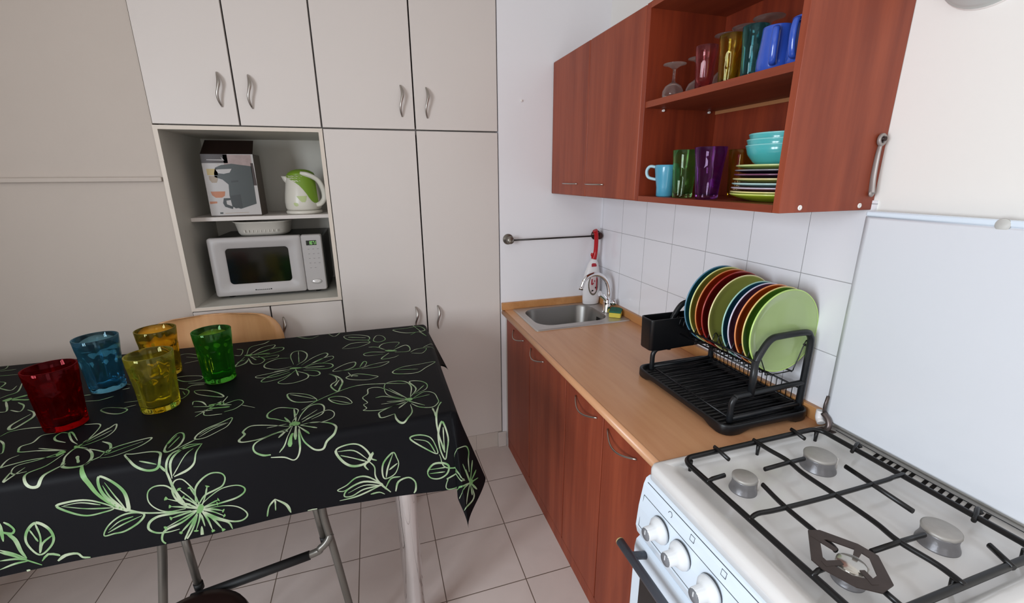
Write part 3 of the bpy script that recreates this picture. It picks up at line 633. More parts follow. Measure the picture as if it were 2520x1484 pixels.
GT = 'coloured tumblers on the tablecloth'
tumbler('drinking_glass', G['red'], -2.136, -.834, TZ, .058, .0475, .180, 'dark red tumbler, the nearest to the left edge on the floral tablecloth', GT, rot=.2)
tumbler('drinking_glass', G['yellow'], -1.921, -.798, TZ, .060, .049, .1775, 'pale yellow tumbler, the front one of the two yellow glasses', GT, rot=.5)
tumbler('drinking_glass', G['blue'], -2.145, -.592, TZ, .059, .047, .183, 'blue tumbler standing behind the red one on the tablecloth', GT, rot=.1)
tumbler('drinking_glass', G['amber'], -2.011, -.517, TZ, .060, .0495, .171, 'amber-yellow tumbler behind the pale yellow one, in front of the wooden chair', GT, rot=.4)
tumbler('drinking_glass', G['green'], -1.806, -.632, TZ, .058, .047, .182, 'green tumbler, rightmost of the five glasses on the tablecloth', GT, rot=.7)
GS = 'coloured glasses in the open wall cabinet'
tumbler('tall_glass', G['dgreen'], -.262, -1.012, LSZ, .040, .031, .150, 'tall pale green glass beside the blue mug, lower cabinet shelf', GS, 8, .2)
tumbler('tall_glass', G['purple'], -.262, -1.126, LSZ, .046, .033, .152, 'tall purple glass between the green glass and the plate stack', GS, 8, .4)
tumbler('tall_glass', G['gold'], -.095, -1.075, LSZ, .040, .031, .150, 'amber glass half hidden behind the bowls and plate stack', GS, 8, .3)
tumbler('drinking_glass', G['pink'], -.270, -1.072, USZ, .031, .024, .118, 'rose-red tumbler beside the upturned clear goblets, upper shelf', GS, 6, .1)
tumbler('drinking_glass', G['amber'], -.258, -1.158, USZ, .034, .027, .125, 'yellow tumbler on the upper shelf, beside the rose-red one', GS, 8, .2)
tumbler('drinking_glass', G['teal'], -.250, -1.229, USZ, .032, .026, .128, 'teal tumbler on the upper shelf, next to the blue mugs', GS, 8, .5)
# upturned stem glasses
def goblet(x, y, z, H, rf, rb, label, group='upturned clear stem glasses on the upper shelf', name='wine_glass'):
    """stands rim down: bowl below, stem, foot at the top"""
    r = thing(name, (x, y, z), label, 'wine glass', group); hb = .46*H; q = .0016
    o = [(rb*.92, 0), (rb, .25*hb), (rb*.98, .5*hb), (rb*.78, .78*hb), (rb*.4, .95*hb), (.006, 1.05*hb), (.0042, hb+.25*(H-hb)), (.0045, hb+.7*(H-hb)), (.010, H-.012), (rf*.6, H-.005), (rf, H-.002), (rf, H), (rf*.5, H-.001), (.001, H-.002)]
    i_ = [(.001, hb-.006), (rb*.34, .9*hb), (rb*.74-q, .74*hb), (rb*.98-q*1.2, .48*hb), (rb-q, .25*hb), (rb*.92-q, 0)]
    b = MB(); b.lathe((x, y, z), i_[::1]+o, 36, caps=False); 
    b.build('glass_body', G['clear'], r); return r
goblet(-.262, -.915, USZ, .105, .036, .033, 'short clear goblet standing upside down, first on the upper shelf')
goblet(-.198, -.952, USZ, .118, .034, .034, 'short clear goblet upside down, half behind the rose-red tumbler')
goblet(-.13, -.990, USZ, .180, .038, .036, 'tall clear wine glass upside down at the back, above the rose-red tumbler')
goblet(-.13, -1.066, USZ, .181, .040, .037, 'tall clear wine glass upside down at the back, above the yellow tumbler')
goblet(-.13, -1.146, USZ, .183, .041, .037, 'tall clear wine glass upside down at the back, above the teal tumbler')
def mug(x, y, z, r0, r1, H, ang, material, hm, label, group, straight=False, up=False):
    r = thing('mug', (x, y, z), label, 'mug', group); q = .004
    P = [(r0*.9, 0), (r0, .004), (r0*1.02, H*.3), (r0+(r1-r0)*.6, H*.6), (r1, H*.9), (r1, H-.001), (r1-.001, H), (r1-q, H), (r1-q, H*.88), (r0+(r1-r0)*.55-q, H*.55), (r0-q, .02), (.002, .008)]
    MB().lathe((x, y, z), P, 44).build('body', material, r)
    c, s = math.cos(ang), math.sin(ang)
    hp = [(r1-.006, H*.93), (r1+.018, H*.96), (r1+.029, H*.82), (r1+.022, H*.62), (r0+(r1-r0)*.6-.003, H*.54)] if not straight else [(r1-.004, H*.88), (r1+.02, H*.86), (r1+.027, H*.55), (r1+.02, H*.2), (r0-.003, H*.16)]
    MB().tube([(x+c*h, y+s*h, z+v) for h, v in hp], .0052, 12, True, 8, flat=1.5, up=(0, 0, 1)).build('handle', hm, r); return r
cy = mat('turquoise_stoneware', '#4f9bb8', .22, coat=.4); cyr = mat('pale_turquoise_rim', '#a9cbd6', .3)
mug(-.270, -.928, LSZ, .028, .038, .106, math.radians(128), cy, cyr, 'light blue mug with a small ear handle, first on the lower cabinet shelf', 'mugs in the open wall cabinet')
cb = mat('cobalt_stoneware', '#3153b4', .2, coat=.5)
mug(-.250, -1.300, USZ, .039, .034, .106, math.radians(-140), cb, cb, 'cobalt blue mug on the upper shelf, beside the teal tumbler', 'mugs in the open wall cabinet', True)
mug(-.246, -1.381, USZ, .037, .034, .106, math.radians(-165), cb, cb, 'cobalt blue mug on the upper shelf, cut off by the cabinet side panel', 'mugs in the open wall cabinet', True)
# plates lying in a stack
def plate(name, x, y, z, R, H, material, rimm, label, group, cat='plate', xf=None):
    r = thing(name, (x, y, z), label, cat, group)
    o = [(.001, 0), (R*.55, 0), (R*.6, .002), (R*.8, H*.45), (R*.97, H*.85), (R, H)]
    i_ = [(R-.0025, H+.0022), (R-.007, H+.001), (R*.8, H*.45+.0045), (R*.62, .006), (R*.3, .0045), (.001, .0045)]
    MB().lathe((x, y, z), o+i_, 56, xf=xf, caps=False).build('plate_body', material, r)
    MB().lathe((x, y, z), [(R-.0005, H-.0005), (R+.0009, H+.0008), (R-.0006, H+.0031), (R-.0040, H+.0029), (R-.0045, H+.0018)], 56, xf=xf, caps=False).build('rim', rimm, r)
    return r
def cer(n, c): return mat(n, c, .2, coat=.5)
PC = dict(lime=(cer('lime_glaze', '#9db52e'), cer('pale_lime_rim', '#d8e07c')), dark=(cer('dark_plum_glaze', '#2c2230'), cer('grey_rim', '#8d8a90')), plum=(cer('plum_glaze', '#3a1f33'), cer('plum_rim', '#7a4a66')), olive=(cer('olive_glaze', '#a9a25a'), cer('cream_rim', '#e6d79a')), aqua=(cer('aqua_glaze', '#8fb3b1'), cer('aqua_rim', '#b7d6d2')), pink=(cer('rose_glaze', '#8d5560'), cer('pale_lilac_rim', '#c9bccb')), green2=(cer('yellow_green_glaze', '#8f9e2c'), cer('sand_rim', '#e8dc94')), pgreen=(cer('soft_green_glaze', '#a9bd6a'), cer('soft_green_rim', '#cfdc98')))
stack = [('lime', .113, .020, 'bright lime plate, lowest of the plate stack in the open wall cabinet'), ('green2', .112, .012, 'yellow-green plate with a sand rim, second from the bottom of the cabinet stack'), ('pink', .111, .011, 'rose plate with a pale lilac rim, third from the bottom of the cabinet stack'), ('aqua', .110, .011, 'pale aqua plate, fourth from the bottom of the cabinet stack'), ('olive', .109, .012, 'olive plate with a cream rim, in the middle of the cabinet stack'), ('plum', .107, .012, 'dark plum plate, third from the top of the cabinet stack'), ('dark', .106, .012, 'near-black plate with a grey rim, second from the top of the cabinet stack'), ('pgreen', .105, .013, 'soft green plate, topmost of the cabinet stack under the bowls')]
pz = LSZ
for i, (c_, R, H, lab) in enumerate(stack):
    plate('plate', -.170, -1.296, pz, R+.006, H if i else .019, *PC[c_], lab, 'plates stacked in the open wall cabinet'); pz += .0115 if i else .013
pz = pz-.0115+.006
tq = cer('turquoise_glaze', '#4fb2b4'); tqr = cer('turquoise_rim', '#86d2d2')
def bowl_(z, R, H, label):
    x, y = -.172, -1.288; r = thing('bowl', (x, y, z), label, 'bowl', 'turquoise bowls on top of the plate stack')
    o = [(.001, 0), (R*.48, 0), (R*.52, .003), (R*.74, H*.28), (R*.92, H*.62), (R, H)]; i_ = [(R-.002, H+.0015), (R-.0045, H), (R*.92-.0045, H*.62), (R*.72-.004, H*.3), (R*.5, .008), (.001, .006)]
    MB().lathe((x, y, z), o+i_, 56, caps=False).build('bowl_body', tq, r)
    MB().lathe((x, y, z), [(R-.0003, H-.001), (R+.0008, H+.0005), (R-.001, H+.0026), (R-.0042, H+.0022), (R-.0046, H+.0008)], 56, caps=False).build('rim', tqr, r)
bowl_(pz, .086, .060, 'turquoise bowl, lowest of the three nested bowls')
bowl_(pz+.0145, .0850, .060, 'turquoise bowl, middle of the three nested bowls')
bowl_(pz+.029, .081, .060, 'turquoise bowl, topmost of the three nested bowls')

# ================================================================ dish rack
rk = thing('dish_rack', (-.18, -1.18, WZ), 'black two-tier dish rack with drip tray on the worktop, holding upright plates', 'dish rack')
TX0, TX1, TY0, TY1 = -.352, -.029, -1.412, -.958
b = MB(); z = WZ
def per(e, zc, lift=0., r=.035):
    """rounded rectangle whose height rises by lift along the middle of each side"""
    x0, x1, y0, y1 = TX0+e, TX1-e, TY0+e, TY1-e; C_ = rr2(x0, x1, y0, y1, r, 0, 5); out = []; n = len(C_)
    for i in range(n):
        A, B = Vector(C_[i]), Vector(C_[(i+1) % n]); L = (B-A).length; k = 14 if L > .08 else 1
        for j in range(k):
            t = j/k; p_ = A.lerp(B, t); d = min(t, 1-t)*L; q = max(0., min(1., (d-.015)/.045)) if k > 1 else 0; q = q*q*(3-2*q); out.append((p_.x, p_.y, zc+lift*q))
    return out
b.loft([per(.02, z+.0004, .013, .028), per(.003, z+.0004, .013), per(0, z+.006, .010), per(0, z+.030), per(.0015, z+.034), per(.005, z+.034), per(.009, z+.030), per(.013, z+.0165, 0, .03), per(.03, z+.015, 0, .02)], True, True)
tr = b.build('drip_tray', M['black'], rk)
b = MB()
for i in range(24):
    y = TY0+.03+i*(TY1-TY0-.06)/23; b.tube([(TX0+.02, y, z+.015), (TX1-.02, y, z+.0155)], .0035, 8, False)
b.build('tray_ribs', M['black'], tr)
def side(y, flip=1):
    f = MB(); r_ = .0088; U = (0, 1, 0)
    xf0, xf1, xb = -.302, -.236, -.036
    f.tube([(xf0, y, z+.020), (xf0, y, z+.055), (xf0+.001, y, z+.082), (xf0+.012, y, z+.098), (xf0+.035, y, z+.102), (xb-.03, y, z+.108), (xb, y, z+.109)], r_, 12, True, 6)
    f.tube([(xf0+.006, y, z+.032), (xb, y, z+.036)], r_*.85, 12, False)
    f.tube([(xf1, y, z+.095), (xf1, y, z+.15), (xf1-.001, y, z+.208)], r_*1.15, 12, False)
    f.tube([(xf1, y, z+.200), (xf1+.012, y, z+.226), (xf1+.030, y, z+.254), (xf1+.048, y, z+.269), (xf1+.075, y, z+.273), (xb-.03, y, z+.274), (xb-.008, y, z+.262), (xb, y, z+.236), (xb, y, z+.16), (xb, y, z+.018)], r_*1.1, 12, True, 6)
    return f.build('side_frame', M['rackfr'], rk)
YR, YL = -1.372, -.985
side(YR); side(YL)
# upper wire basket
b = MB(); wr_ = .0022; zb_ = z+.150; zt_ = z+.215
xa, xb_ = -.238, -.036
for x, zz in ((xa, zt_-.012), (xb_, zt_+.01)): b.tube([(x, YR, zz), (x, YL, zz)], .0035, 8, False)
for x, zz in ((-.165, zb_), (-.085, zb_), (xa+.010, zt_-.045)): b.tube([(x, YR+.004, zz), (x, YL-.004, zz)], wr_*1.3, 8, False)
n = 19
for i in range(n):
    y = YR+.008+i*(YL-YR-.016)/(n-1)
    b.tube([(xa, y, zt_-.012), (xa+.006, y, zt_+.012), (xa+.018, y, zt_+.010), (xa+.052, y, zb_+.012), (xa+.062, y, zb_), (xb_-.05, y, zb_), (xb_-.038, y, zb_+.01), (xb_-.012, y, zt_+.022), (xb_-.004, y, zt_+.024), (xb_, y, zt_+.01)], wr_*.75, 6, True, 3)
b.build('upper_wire_basket', M['blackmet'], rk)
b = MB()
for x, s_ in ((-.036, 1), ):
    b.tube([(x, YR, z+.085), (x, YL, z+.085)], .003, 8, False); b.tube([(x, YR, z+.035), (x, YL, z+.035)], .003, 8, False)
    for i in range(20): y = YR+.012+i*(YL-YR-.024)/19; b.tube([(x, y, z+.035), (x, y, z+.085)], .0015, 6, False)
for i in range(14): y = YR+.02+i*(YL-YR-.04)/13; b.tube([(-.30, y, z+.034), (-.036, y, z+.036)], .0018, 6, False)
b.tube([(-.302, YR, z+.034), (-.302, YL, z+.034)], .003, 8, False)
b.build('lower_wire_shelf', M['blackmet'], rk)
# cutlery holder hooked on the far end
ch = MB(); hx0_, hx1_, hy0_, hy1_ = -.352, -.150, -1.035, -.965
def hr(e, z_): return rr2(hx0_+e, hx1_-e, hy0_+e, hy1_-e, .012, z_)
ch.loft([hr(.004, z+.118), hr(.002, z+.122), hr(0, z+.228), hr(0, z+.233), hr(.0035, z+.233), hr(.004, z+.228), hr(.006, z+.124)], True, True)
ch.build('cutlery_holder', M['black'], rk)
# upright dinner plates in the rack
def rim_plate(y, R, cx, cz, cm, rm, label, lean=0.):
    X = Matrix.Rotation(math.radians(90+lean), 3, 'X')   # disc axis -> -y
    r = thing('dinner_plate', (cx, y, cz-R), label, 'plate', 'dinner plates standing in the dish rack'); H = .016
    o = [(.001, 0), (R*.55, 0), (R*.6, .002), (R*.8, .006), (R*.97, H*.85), (R, H)]; i_ = [(R-.0025, H+.0022), (R-.007, H+.001), (R*.84, .0095), (R*.72, .0065), (R*.3, .0055), (.001, .0055)]
    MB().lathe((cx, y, cz), o+i_, 72, xf=X, caps=False).build('plate_body', cm, r)
    MB().lathe((cx, y, cz), [(R-.0005, H-.0012), (R+.0008, H+.0008), (R-.0006, H+.0029), (R-.0026, H+.0028), (R-.0032, H+.0015)], 72, xf=X, caps=False).build('rim', rm, r)
RP = [(-1.072, .140, cer('deep_teal_glaze', '#1d5560'), cer('blue_rim', '#5f8fab'), 'deep teal dinner plate, farthest back in the dish rack'),
      (-1.097, .140, cer('ochre_olive_glaze', '#8f8533'), cer('pale_yellow_rim', '#dfe39a'), 'ochre-olive dinner plate with a pale yellow rim, second from the back of the rack'),
      (-1.124, .139, cer('brick_red_glaze', '#96290e'), cer('peach_rim', '#d98a50'), 'brick-red dinner plate with an orange rim, between the ochre and dark red plates'),
      (-1.153, .138, cer('dark_red_glaze', '#611010'), cer('red_rim', '#a83a34'), 'dark red dinner plate just behind the large olive-green one'),
      (-1.181, .135, cer('olive_green_glaze', '#94994a'), cer('cream_rim_2', '#e9dfa6'), 'olive-green dinner plate with a cream rim in the middle, before the gap'),
      (-1.236, .131, cer('petrol_blue_glaze', '#21536b'), cer('mint_rim', '#a5d3c4'), 'petrol-blue dinner plate with a mint rim, just after the gap'),
      (-1.260, .131, cer('aubergine_glaze', '#583246'), cer('lilac_white_rim', '#d6d3e6'), 'aubergine dinner plate with a white rim, beside the petrol-blue one'),
      (-1.288, .132, cer('burnt_orange_glaze', '#a03c0a'), cer('light_orange_rim', '#f09a62'), 'burnt-orange dinner plate third from the front of the rack'),
      (-1.316, .132, cer('leaf_green_glaze', '#4d7a22'), cer('sand_yellow_rim', '#e2d285'), 'leaf-green dinner plate with a sand rim, second from the front'),
      (-1.342, .131, cer('light_green_glaze', '#a8bd83'), cer('bright_green_rim', '#bfe07e'), 'light green dinner plate at the front of the dish rack')]
for y, R, cm, rm, lab in RP: rim_plate(y, R-.004, -.131, zb_+.003+R-.004, cm, rm, lab)

# ================================================================ gas cooker
CY0, CY1 = -1.985, -1.450; CXF = -.622; CZ = .885
ck = thing('gas_cooker', (-.31, -1.72, 0), 'white gas cooker with open upright lid and four burners', 'cooker')
b = MB(); b.box((CXF+.012, CY0+.004, .0), (-.04, CY1-.004, .845), .004); b.build('body', M['enamel'], ck)
# hob with pressed edges
b = MB(); rr3 = lambda e, z_, r=.02: rr2(CXF-.006+e, -.012-e*.3, CY0+e, CY1-e, r, z_)
b.loft([rr3(0, .845), rr3(0, CZ-.012), rr3(.003, CZ-.003), rr3(.01, CZ), rr3(.035, CZ), rr2(-.578, -.078, CY0+.03, CY1-.03, .03, CZ-.001), rr2(-.566, -.088, CY0+.042, CY1-.042, .03, CZ-.010), rr2(-.5, -.12, CY0+.1, CY1-.1, .03, CZ-.009)], True, True, True)
hob = b.build('hob', M['enamel'], ck)
# rear vent slots
b = MB()
for i in range(6): b.obox((-.052, -1.612-i*.0165, CZ+.0006), (.97, .22, 0), (-.22, .97, 0), (0, 0, 1), .034, .0082, .0012, 0)
for i in range(8): b.obox((-.052, -1.722-i*.0165, CZ+.0006), (.97, .22, 0), (-.22, .97, 0), (0, 0, 1), .034, .0082, .0012, 0)
b.build('vent_slots', M['grate_vent'], hob)
MB().tube([(-.046, CY0+.05, CZ+.0008), (-.032, -1.9, CZ+.001), (-.034, -1.75, CZ+.001), (-.034, -1.6, CZ+.001), (-.030, -1.49, CZ+.001)], .0009, 6).build('seam', M['line'], hob)
# burners
def burner(x, y, r, cap=None, tall=.034):
    c = MB(); z = CZ-.010
    c.lathe((x, y, z), [(r*1.12, 0), (r*1.10, .004), (r*1.0, .012), (r*.94, .02), (r*.97, tall*.86), (r*.97, tall), (r*.9, tall)], 40)
    o = c.build('burner', M['alu'], ck)
    MB().lathe((x, y, z+tall), [(r*1.0, -.002), (r*1.02, .0), (r*1.0, .004), (r*.9, .0058), (.001, .0062)], 40, mod=lambda a, h: 1-.02*(int(a*r*300) % 2)*(h < .001)).build('burner_cap', cap or M['cap'], o)
    MB().cyl((x+r*1.08, y-r*.45, z), (x+r*1.08, y-r*.45, z+.03), .0042, .003, 10).build('igniter', M['nail'], o)
burner(-.468, -1.598, .0275); burner(-.222, -1.590, .036); burner(-.220, -1.846, .032); burner(-.474, -1.852, .0245, mat('shiny_cap', '#c9c5bd', .15, .8))
# pan support
GZ = CZ+.020
pg = MB(); P_ = rr2(-.556, -.102, -1.938, -1.488, .028, GZ, 5)
pg.tube(P_, .0067, 8, False, closed=True, flat=1.); 
def bar(pts, r=.0052, sm=False): pg.tube(pts, r*1.1, 8, sm, 5, flat=.8, up=(0, 0, 1))
zt2 = GZ+.006
bar([(-.325, -1.482, GZ+.004), (-.325, -1.53, zt2), (-.318, -1.58, zt2), (-.326, -1.63, zt2), (-.325, -1.71, zt2), (-.326, -1.79, zt2), (-.334, -1.84, zt2), (-.326, -1.9, zt2), (-.328, -1.942, GZ+.004)], .0055, True)
bar([(-.560, -1.704, GZ), (-.535, -1.700, zt2), (-.48, -1.704, zt2), (-.32, -1.708, zt2), (-.17, -1.708, zt2), (-.14, -1.706, zt2), (-.098, -1.703, GZ+.002)], .0052, True)
bar([(-.452, -1.480, GZ+.008), (-.452, -1.492, GZ+.008), (-.456, -1.535, GZ+.008)]); bar([(-.190, -1.478, GZ+.008), (-.190, -1.49, GZ+.008), (-.196, -1.525, GZ+.008)])
bar([(-.560, -1.580, GZ), (-.545, -1.58, zt2), (-.508, -1.578, zt2)]); bar([(-.400, -1.590, zt2), (-.325, -1.588, zt2), (-.272, -1.588, zt2)])
bar([(-.450, -1.632, zt2), (-.462, -1.70, zt2), (-.466, -1.80, zt2), (-.47, -1.82, zt2)], .0054, True); bar([(-.474, -1.89, zt2), (-.474, -1.94, GZ+.003)])
bar([(-.205, -1.642, zt2), (-.210, -1.70, zt2), (-.218, -1.795, zt2)], .0056); bar([(-.560, -1.845, GZ), (-.545, -1.843, zt2), (-.50, -1.842, zt2)]); bar([(-.41, -1.842, zt2), (-.325, -1.843, zt2), (-.268, -1.845, zt2)])
bar([(-.180, -1.900, zt2), (-.200, -1.945, GZ+.003)], .0056)
for y in (-1.592, -1.842): bar([(-.118, y-.004, GZ-.002), (-.096, y+.004, GZ+.004), (-.076, y+.012, GZ+.003), (-.072, y+.006, GZ-.006)], .0052, True)
for x, y in ((-.54, -1.5), (-.12, -1.5), (-.54, -1.925), (-.12, -1.925), (-.325, -1.925), (-.325, -1.5)): pg.cyl((x, y, CZ-.010), (x, y, GZ), .004, .0055, 10)
pg.build('pan_support', M['cast'], ck)
# small pot ring lying on the front right burner
pr_ = MB(); z3 = zt2+.006; c0 = (-.472, -1.853)
outer = [(-.552, -1.795), (-.538, -1.785), (-.462, -1.772), (-.415, -1.793), (-.392, -1.862), (-.402, -1.872), (-.418, -1.880), (-.458, -1.924), (-.500, -1.930), (-.552, -1.870), (-.560, -1.850)]
outer = [(-.484, -1.772), (-.462, -1.779), (-.425, -1.827), (-.417, -1.858), (-.456, -1.909), (-.490, -1.914), (-.520, -1.892), (-.541, -1.846), (-.541, -1.826)]
inner = [(-.484, -1.797), (-.470, -1.801), (-.440, -1.838), (-.437, -1.856), (-.463, -1.887), (-.483, -1.890), (-.504, -1.874), (-.518, -1.843), (-.517, -1.829)]
pr_.loft([[(x, y, z3) for x, y in outer], [(x, y, z3+.0025) for x, y in outer], [(x, y, z3+.0025) for x, y in inner], [(x, y, z3) for x, y in inner]], True, False, False, True)
for i, (x, y) in enumerate([inner[0], inner[2], inner[5], inner[7]]):
    d = Vector((c0[0]-x, c0[1]-y, 0)); q = d.normalized().cross(Vector((0, 0, 1)))*.0065; e = Vector((x, y, z3+.0005))-d*.25; f_ = Vector((x, y, z3+.0005))+d*.5
    pr_.prism([e-q, e+q, f_+q*.7, f_-q*.7], (0, 0, .0025))
tag(pr_.build('pot_ring', M['rust']), 'scorched steel reducer ring lying over the nearest small burner', 'pot ring')
# lid, standing open against the wall
LX = -.030
b = MB(); ly0, ly1, lz0, lz1 = CY0+.002, CY1-.006, CZ+.022, 1.492
b.loft([[(LX-.014+dx, y, z_) for y, z_ in pts] for dx, pts in ((0.018, [(ly0, lz0), (ly1, lz0), (ly1, lz1), (ly0, lz1)]), (0.004, [(ly0, lz0), (ly1, lz0), (ly1, lz1), (ly0, lz1)]), (0, [(ly0+.008, lz0+.006), (ly1-.014, lz0+.006), (ly1-.014, lz1-.006), (ly0+.008, lz1-.006)]))], True, True)
ld = b.build('lid', M['lidw'], ck)
MB().box((LX-.013, ly0, lz1), (LX+.006, ly1, lz1+.014), .004).build('lid_top_edge', M['enamelf'], ld)
b = MB(); b.lathe((LX-.012, -1.722, lz1+.004), [(.013, 0), (.012, -.0015), (.0, -.002)], 24, 'x'); b.build('lid_buffer', mat('grey_buffer', '#c8c8c4', .5), ld)
hg = MB(); hg.tube([(LX-.020, CY1-.012, CZ+.098), (LX-.022, CY1-.010, CZ+.07), (LX-.024, CY1-.012, CZ+.042)], .0055, 8, False, flat=.6); hg.tube([(LX-.024, CY1-.012, CZ+.045), (LX-.026, CY1-.030, CZ+.034), (LX-.030, CY1-.038, CZ+.018), (LX-.036, CY1-.034, CZ+.002)], .008, 10, True, 5); hg.prism([(LX-.066, CY1-.014, CZ+.0005), (LX-.042, CY1-.050, CZ+.0005), (LX-.012, CY1-.050, CZ+.0005), (LX-.024, CY1-.016, CZ+.0005)], (0, 0, .003))
hg.build('lid_hinge', mat('tarnished_hinge', '#6f6462', .35, .8), ck)
MB().tube([(LX-.022, CY1-.002, CZ+.048), (LX-.024, CY1-.004, CZ+.026), (LX-.03, CY1-.016, CZ+.016)], .011, 12).build('hinge_cover', M['white'], ck)
# control panel (front, facing -x), slightly tilted
def fr(pts3, dx): return [(CXF+dx, y, z_) for y, z_ in pts3]
b = MB(); cy0, cy1 = CY0+.002, CY1-.002
prof_ = [(.0, .848), (-.010, .842), (-.016, .825), (-.026, .760), (-.030, .700), (-.024, .676), (-.006, .668), (.02, .668), (.02, .848)]
b.loft([[(CXF+dx, y, z_) for dx, z_ in prof_] for y in (cy0, cy1)], True, True, False); cpn = b.build('control_panel', M['enamelf'], ck)
def onp(y, z_, off=0.):
    for (d0, z0_), (d1, z1_) in zip(prof_[1:6], prof_[2:6]):
        if z1_ <= z_ <= z0_: k = (z0_-z_)/(z0_-z1_); return (CXF+d0+(d1-d0)*k-off, y, z_)
    return (CXF-.03-off, y, z_)
b = MB()
def pl(pts, r=.0007): b.tube([onp(y, z_, .0004) for y, z_ in pts], r, 5, False)
pl([(cy1-.012, .800), (cy0+.01, .800)]); pl([(cy1-.012, .708), (cy0+.01, .708)]); pl([(cy1-.012, .800), (cy1-.012, .708)]); pl([(cy1-.012, .836), (cy0+.01, .836)], .0009)
KY = [-1.545, -1.622, -1.716, -1.802, -1.888]
for i, ky_ in enumerate(KY):
    w = .0065; zc = .8235-.002; yy = ky_-.018
    pts = [(yy+w*math.cos(a)*(1 if abs(math.cos(a)) < .8 else 1), zc+w*math.sin(a)) for a in (2*PI*k/14 for k in range(15 if i else 10))]
    pl(pts if i == 0 else [(yy-w, zc-w), (yy+w, zc-w), (yy+w, zc+w), (yy-w, zc+w), (yy-w, zc-w)])
b.build('panel_markings', M['line'], cpn)
for ky_ in KY:
    c0_ = onp(ky_, .762)
    MB().lathe((c0_[0]+.001, ky_, .762), [(.033, 0), (.033, -.0015), (.030, -.003)], 36, 'x').build('knob_ring', M['line'], cpn)
    k_ = MB().lathe((c0_[0], ky_, .762), [(.0325, -.0016), (.031, -.008), (.0235, -.016), (.0175, -.021), (.0165, -.040), (.015, -.042)], 48, 'x', mod=lambda a, h: 1-.035*(h < -.016)*(int(a/(2*PI)*48) % 2)).build('knob', M['knob'], ck)
    MB().m(M['kcap']).lathe((c0_[0]-.042, ky_, .762), [(.0152, .0005), (.0145, -.0015), (.001, -.0016)], 30, 'x').m(M['knob']).box((c0_[0]-.0445, ky_-.0012, .762), (c0_[0]-.0432, ky_+.0012, .774)).build('knob_cap', M['kcap'], k_)
    
# oven door
b = MB(); dp_ = [(.0, .660), (-.014, .660), (-.024, .652), (-.028, .63), (-.028, .13), (-.02, .12), (0, .12)]
b.loft([[(CXF+dx, y, z_) for dx, z_ in dp_] for y in (cy0, cy1)], True, True, False); od = b.build('oven_door', M['enamelf'], ck)
MB().box((CXF-.0295, cy0+.03, .20), (CXF-.026, cy1-.035, .596), .003).build('oven_window', M['oglass'], od)
hb_ = MB(); hz = .652; hb_.cyl((CXF-.072, cy1+.004, hz), (CXF-.072, cy0+.0, hz), .0115, seg=20)
for y in (cy1-.045, cy0+.045): hb_.cyl((CXF-.020, y, hz-.014), (CXF-.072, y, hz), .0105, .0095, 18)
hh = hb_.build('door_handle', M['handlebar'], od)
MB().cyl((CXF-.072, cy1+.0035, hz), (CXF-.072, cy1+.008, hz), .0118, .010).build('end_cap', M['goldcap'], hh)
MB().box((CXF-.012, cy0, .01), (CXF+.012, cy1, .112), .004).build('drawer_front', M['enamelf'], ck)
